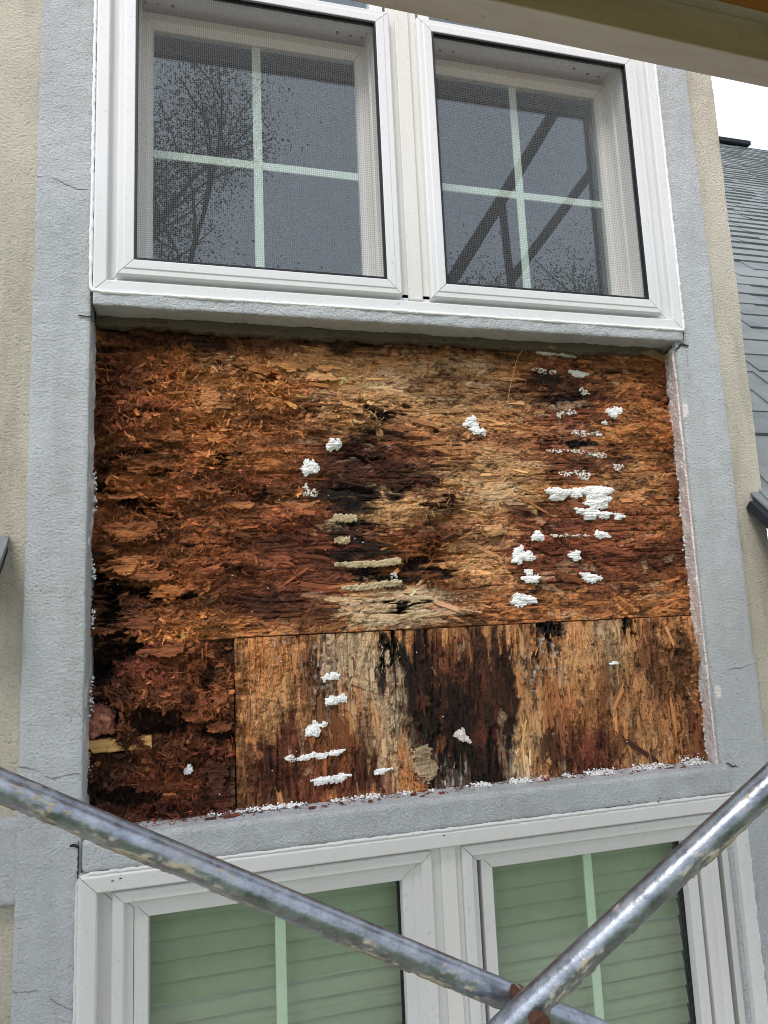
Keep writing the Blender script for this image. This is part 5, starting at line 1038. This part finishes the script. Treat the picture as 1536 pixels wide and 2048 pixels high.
walk = thing('walkboard', (.8, -1.12, .80), 'overhead scaffold walkboard with dull aluminium edge rail and plywood deck', 'scaffold board')
ZB = .80
TW = .034 * 4.3
for s, y0 in ((1, -.860), (-1, -1.54)):
    yf = y0 - s * .044
    m = MB().add([(-1.4, y0, ZB), (2.9, y0 + TW, ZB), (2.9, yf + TW, ZB), (-1.4, yf, ZB), (-1.4, y0, ZB + .004), (2.9, y0 + TW, ZB + .004), (2.9, yf + TW, ZB + .004), (-1.4, yf, ZB + .004)],
                 [(0, 1, 2, 3), (7, 6, 5, 4), (3, 2, 6, 7), (0, 4, 5, 1), (1, 5, 6, 2), (0, 3, 7, 4)])
    yw = y0 - s * .004
    m.add([(-1.4, y0, ZB + .0045), (2.9, y0 + TW, ZB + .0045), (2.9, yw + TW, ZB + .0045), (-1.4, yw, ZB + .0045), (-1.4, y0, ZB + .118), (2.9, y0 + TW, ZB + .118), (2.9, yw + TW, ZB + .118), (-1.4, yw, ZB + .118)],
          [(0, 1, 2, 3), (7, 6, 5, 4), (3, 2, 6, 7), (0, 4, 5, 1), (1, 5, 6, 2), (0, 3, 7, 4)])
    yl = y0 - s * .020
    m.add([(-1.4, yw - s * .0005, ZB + .112), (2.9, yw + TW - s * .0005, ZB + .112), (2.9, yl + TW, ZB + .112), (-1.4, yl, ZB + .112), (-1.4, yw - s * .0005, ZB + .117), (2.9, yw + TW - s * .0005, ZB + .117), (2.9, yl + TW, ZB + .117), (-1.4, yl, ZB + .117)],
          [(0, 1, 2, 3), (7, 6, 5, 4), (3, 2, 6, 7), (0, 4, 5, 1), (1, 5, 6, 2), (0, 3, 7, 4)])
    m.build('edge_rail', M['alu'], walk, bevel=.0012)
MB().add([(-1.4, -1.535, ZB + .1185), (2.9, -1.535 + TW, ZB + .1185), (2.9, -.866 + TW, ZB + .1185), (-1.4, -.866, ZB + .1185), (-1.4, -1.535, ZB + .133), (2.9, -1.535 + TW, ZB + .133), (2.9, -.866 + TW, ZB + .133), (-1.4, -.866, ZB + .133)], [(0, 3, 2, 1), (4, 5, 6, 7), (0, 1, 5, 4), (2, 3, 7, 6), (1, 2, 6, 5), (0, 4, 7, 3)]).build('deck_panel', M['ply'], walk)
for x in (-.9, 2.4): MB().box(x, x + .05, -1.43, -.83, ZB + .06, ZB + .111).build('cross_rung', M['alu'], walk)

deck = thing('scaffold_deck', (.4, -1.45, -1.79), 'plank deck underfoot on the scaffold, seen only in the lower glass', 'scaffold board')
for i in range(4): MB().box(-1.4, 2.9, -1.99 + i * .232, -1.99 + i * .232 + .226, -1.79, -1.752).build('plank', M['plank'], deck, bevel=.003)
MB().box(-1.4, 2.9, -2.0, -1.992, -1.80, -1.735).build('edge_rail', M['alu'], deck)
fr = thing('scaffold_tower', (1.3, -.85, -4.4), 'scaffold frame posts and struts standing behind the camera, mirrored in the upper glass', 'scaffold')
def refl(u, v, y=-.85, g=.1): T = (CAMD + g) + (g - y); p = at(u, v, T - CAMD); return Vector((p.x, y, p.z))
for (p, q, rad, nm) in [(refl(1116, 212), refl(900, 567), .028, 'strut'), (refl(1190, 334), refl(1022, 562), .022, 'strut'), (refl(1004, 398), refl(1027, 600), .018, 'upright')]:
    MB().tube(p, q, rad, 18).build(nm, M['dark_steel'], fr, True)
p = refl(1190, 205); MB().tube((p.x, -.85, p.z - 2.0), (p.x, -.85, 3.4), .024, 18).build('upright', M['dark_steel'], fr, True)
for x, y in ((-1.35, -.9), (-1.35, -1.8), (2.85, -.9), (2.85, -1.8)): MB().tube((x, y, -4.4), (x, y, 2.9), .024, 16).build('upright', M['galv'], fr, True)

# ------------------------------------------------------------------ neighbouring roof at the right, and its twin corner at the left
CE = SE = math.cos(math.radians(45))
EXPO = .168; ROOF_Y, ROOF_Z = .02, .280; NC = 58
rf = thing('shingle_roof', (2.2, .4, .0), 'grey asphalt shingle roof rising behind the right corner of the wall', 'roof')
def roof_pt(x, s, h=0.0): return (x, ROOF_Y + s * CE - h * SE, ROOF_Z + s * SE + h * CE)   # s up the slope, h off the slope
def shingle_mesh(w, wt, t=.009, e=EXPO + .03):
    V = []
    for x, s in ((-w / 2, 0), (w / 2, 0), (wt / 2, e), (-wt / 2, e)):
        for h in (0, t): V.append((x, s, h if s == 0 else h * .4))
    me = bpy.data.meshes.new('shingle'); me.from_pydata(V, [], [(0, 2, 4, 6)[::-1], (1, 3, 5, 7), (0, 1, 3, 2)[::-1], (2, 3, 5, 4)[::-1], (4, 5, 7, 6)[::-1], (6, 7, 1, 0)[::-1]]); me.update(); me.materials.append(M['shingle']); return me
SHM = [shingle_mesh(w, w * k, t) for w, k, t in ((.30, 1.0, .009), (.24, .7, .012), (.34, .84, .011), (.2, .75, .012), (.28, 1.0, .011))]
RS = Matrix(((1, 0, 0), (0, CE, -SE), (0, SE, CE)))
far = MB(); rr = random.Random(5)
for c in range(-2, NC):
    s0 = c * EXPO; xw = 1.47 if ROOF_Y + s0 * CE < .0 else 1.531; xv = 1.54 + .675 * max(0, s0); x = max(xw, xv - 1.0) + rr.uniform(0, .05); lim = xv + 1.2 + .3 * max(0, s0)
    if c < 15:                       # near courses: a base row and trapezoid laminate tabs on it, each shingle a piece
        xb = x; k = 0
        while xb < lim:
            w = .33 if k else rr.uniform(.15, .33)
            o = bpy.data.objects.new('shingle', SHM[0]); COL.objects.link(o); o.parent = rf
            o.matrix_basis = Matrix.Translation(Vector(roof_pt(xb + w / 2, s0, .001)) - rf.location) @ RS.to_4x4() @ Matrix.Diagonal((w / .302, 1, 1, 1)); xb += w; k += 1
        xt = x + rr.uniform(-.02, .15)
        while xt < lim - .2:
            me = SHM[rr.choice((1, 2, 3))]; w = max(v.co.x for v in me.vertices) * 2
            if xt > xw:
                o = bpy.data.objects.new('shingle', me); COL.objects.link(o); o.parent = rf
                o.matrix_basis = Matrix.Translation(Vector(roof_pt(xt + w / 2, s0 - .0015, .005)) - rf.location) @ RS.to_4x4()
            xt += w + rr.uniform(.08, .3)
    else:
        xb = max(1.531, xv - 1.6)
        while xb < lim + .8:
            w = rr.uniform(.14, .30); h = rr.choice((.013, .017, .020))
            far.add([roof_pt(xb, s0, 0), roof_pt(xb + w, s0, 0), roof_pt(xb + w, s0, h), roof_pt(xb, s0, h), roof_pt(xb + w, s0 + EXPO + .02, .004), roof_pt(xb, s0 + EXPO + .02, .004)], [(0, 1, 2, 3), (3, 2, 4, 5)]); xb += w
fo = far.build('far_shingles', M['shingle'], rf); fo['kind'] = 'stuff'
b = MB(); S1 = NC * EXPO
def slab_(xa, xb, sa, sb, ha, hb): b.add([roof_pt(xa, sa, ha), roof_pt(xb, sa, ha), roof_pt(xb, sb, ha), roof_pt(xa, sb, ha), roof_pt(xa, sa, hb), roof_pt(xb, sa, hb), roof_pt(xb, sb, hb), roof_pt(xa, sb, hb)], [(0, 1, 2, 3), (7, 6, 5, 4), (0, 4, 5, 1), (0, 3, 7, 4), (2, 6, 7, 3), (1, 5, 6, 2)])
slab_(1.531, 14, -2.2 * EXPO, S1, -.002, -.03); slab_(1.462, 1.530, -2.2 * EXPO, -.02, -.002, -.026)
b.build('roof_deck', M['roof_dark'], rf)
top = roof_pt(1.55, S1, 0)
MB().box(5.5, 8.45, top[1] - .14, top[1] + .14, top[2] - .05, top[2] + .02).build('ridge_vent', M['roof_dark'], rf, bevel=.01)
MB().box(1.532, 3.4, -.24, -.20, -.05, .045).box(1.532, 3.4, -.199, .6, -.012, .004).build('soffit', M['soffit'], rf)
MB().box(1.75, 4.5, .62, .70, -4.4, -.02).build('gable_wall', M['beige_stucco'], rf)
lf_ = thing('roof_corner', (-.45, -.05, .10), 'dark shingle roof corner touching the beige wall at the left edge', 'roof')
p = at(14, 1076, .0)
def lp(dx, s, h=0): return (p.x + dx, .024 - s * CE - h * SE, p.z - s * SE + h * CE)
for i in range(1):
    MB().add([lp(-.9, 0 + i * .16, .010), lp(0, 0 + i * .16, .010), lp(0, .17 + i * .16, .014), lp(-.9, .17 + i * .16, .014), lp(-.9, 0 + i * .16, 0), lp(0, 0 + i * .16, 0), lp(0, .17 + i * .16, .002), lp(-.9, .17 + i * .16, .002)], [(0, 3, 2, 1), (4, 5, 6, 7), (3, 7, 6, 2), (1, 2, 6, 5), (0, 1, 5, 4), (0, 4, 7, 3)]).build('shingle', M['shingle'], lf_)
MB().add([lp(-.9, 0, -.002), lp(-.004, 0, -.002), lp(-.004, .165, -.002), lp(-.9, .165, -.002), lp(-.9, 0, -.02), lp(-.004, 0, -.02), lp(-.004, .165, -.02), lp(-.9, .165, -.02)], [(0, 3, 2, 1), (4, 5, 6, 7), (3, 7, 6, 2), (1, 2, 6, 5), (0, 1, 5, 4), (0, 4, 7, 3)]).build('roof_deck', M['roof_dark'], lf_)

# ------------------------------------------------------------------ trees mirrored in the glass
def tree(label, base, height, spread, seed, nleaf):
    r = random.Random(seed); t = thing('tree', base, label, 'tree', 'trees across the lawn'); m = MB(); tips = []
    def grow(p, d, L, rad, lv):
        n = 5; pts = [p]; dd = d.copy()
        for i in range(n):
            dd = (dd + Vector((r.uniform(-1, 1), r.uniform(-1, 1), r.uniform(-.3, .7))) * .16).normalized(); pts.append(pts[-1] + dd * L / n)
        m.path(pts, [rad * (1 - .5 * i / n) for i in range(n + 1)], 6 if lv < 2 else 4)
        if lv >= 4:
            tips.extend(pts[1:]); return
        k = (5, 4, 4, 3)[lv]
        for i in range(k):
            q = pts[-1] if i < 2 else pts[r.randint(2, n)]
            a = r.uniform(0, 6.28); nd = (dd + Vector((math.cos(a), math.sin(a), r.uniform(-.05, .6))) * r.uniform(.5, .95)).normalized(); grow(q, nd, L * r.uniform(.58, .8), rad * .5, lv + 1)
    grow(Vector(base), Vector((0, 0, 1)), height * .34, height * .022, 0)
    m.build('trunk', M['bark'], t, True)
    rg = np.random.default_rng(seed); tp = np.array([q[:] for q in tips]); c = tp[rg.integers(len(tp), size=nleaf)] + rg.normal(0, .42, (nleaf, 3))
    a = rg.normal(0, 1, (nleaf, 3)); a /= np.linalg.norm(a, axis=1, keepdims=True); b = np.cross(a, rg.normal(0, 1, (nleaf, 3))); b /= np.linalg.norm(b, axis=1, keepdims=True); L = rg.uniform(.024, .05, (nleaf, 1))
    V = np.stack([c - a * L, c + b * L * .45, c + a * L, c - b * L * .45], 1).reshape(-1, 3); Q = np.arange(nleaf * 4).reshape(-1, 4)
    link('crown', np_mesh('crown', V, Q), M['leaf'], t)
    return t
tree('tall thinly leaved tree mirrored in the upper left glass', (-.7, -11.5, -4.4), 19.0, 3, 4, 100000)
tree('shorter leafy tree mirrored low in the upper right glass', (8.8, -11.0, -4.4), 18.0, 3, 9, 80000)
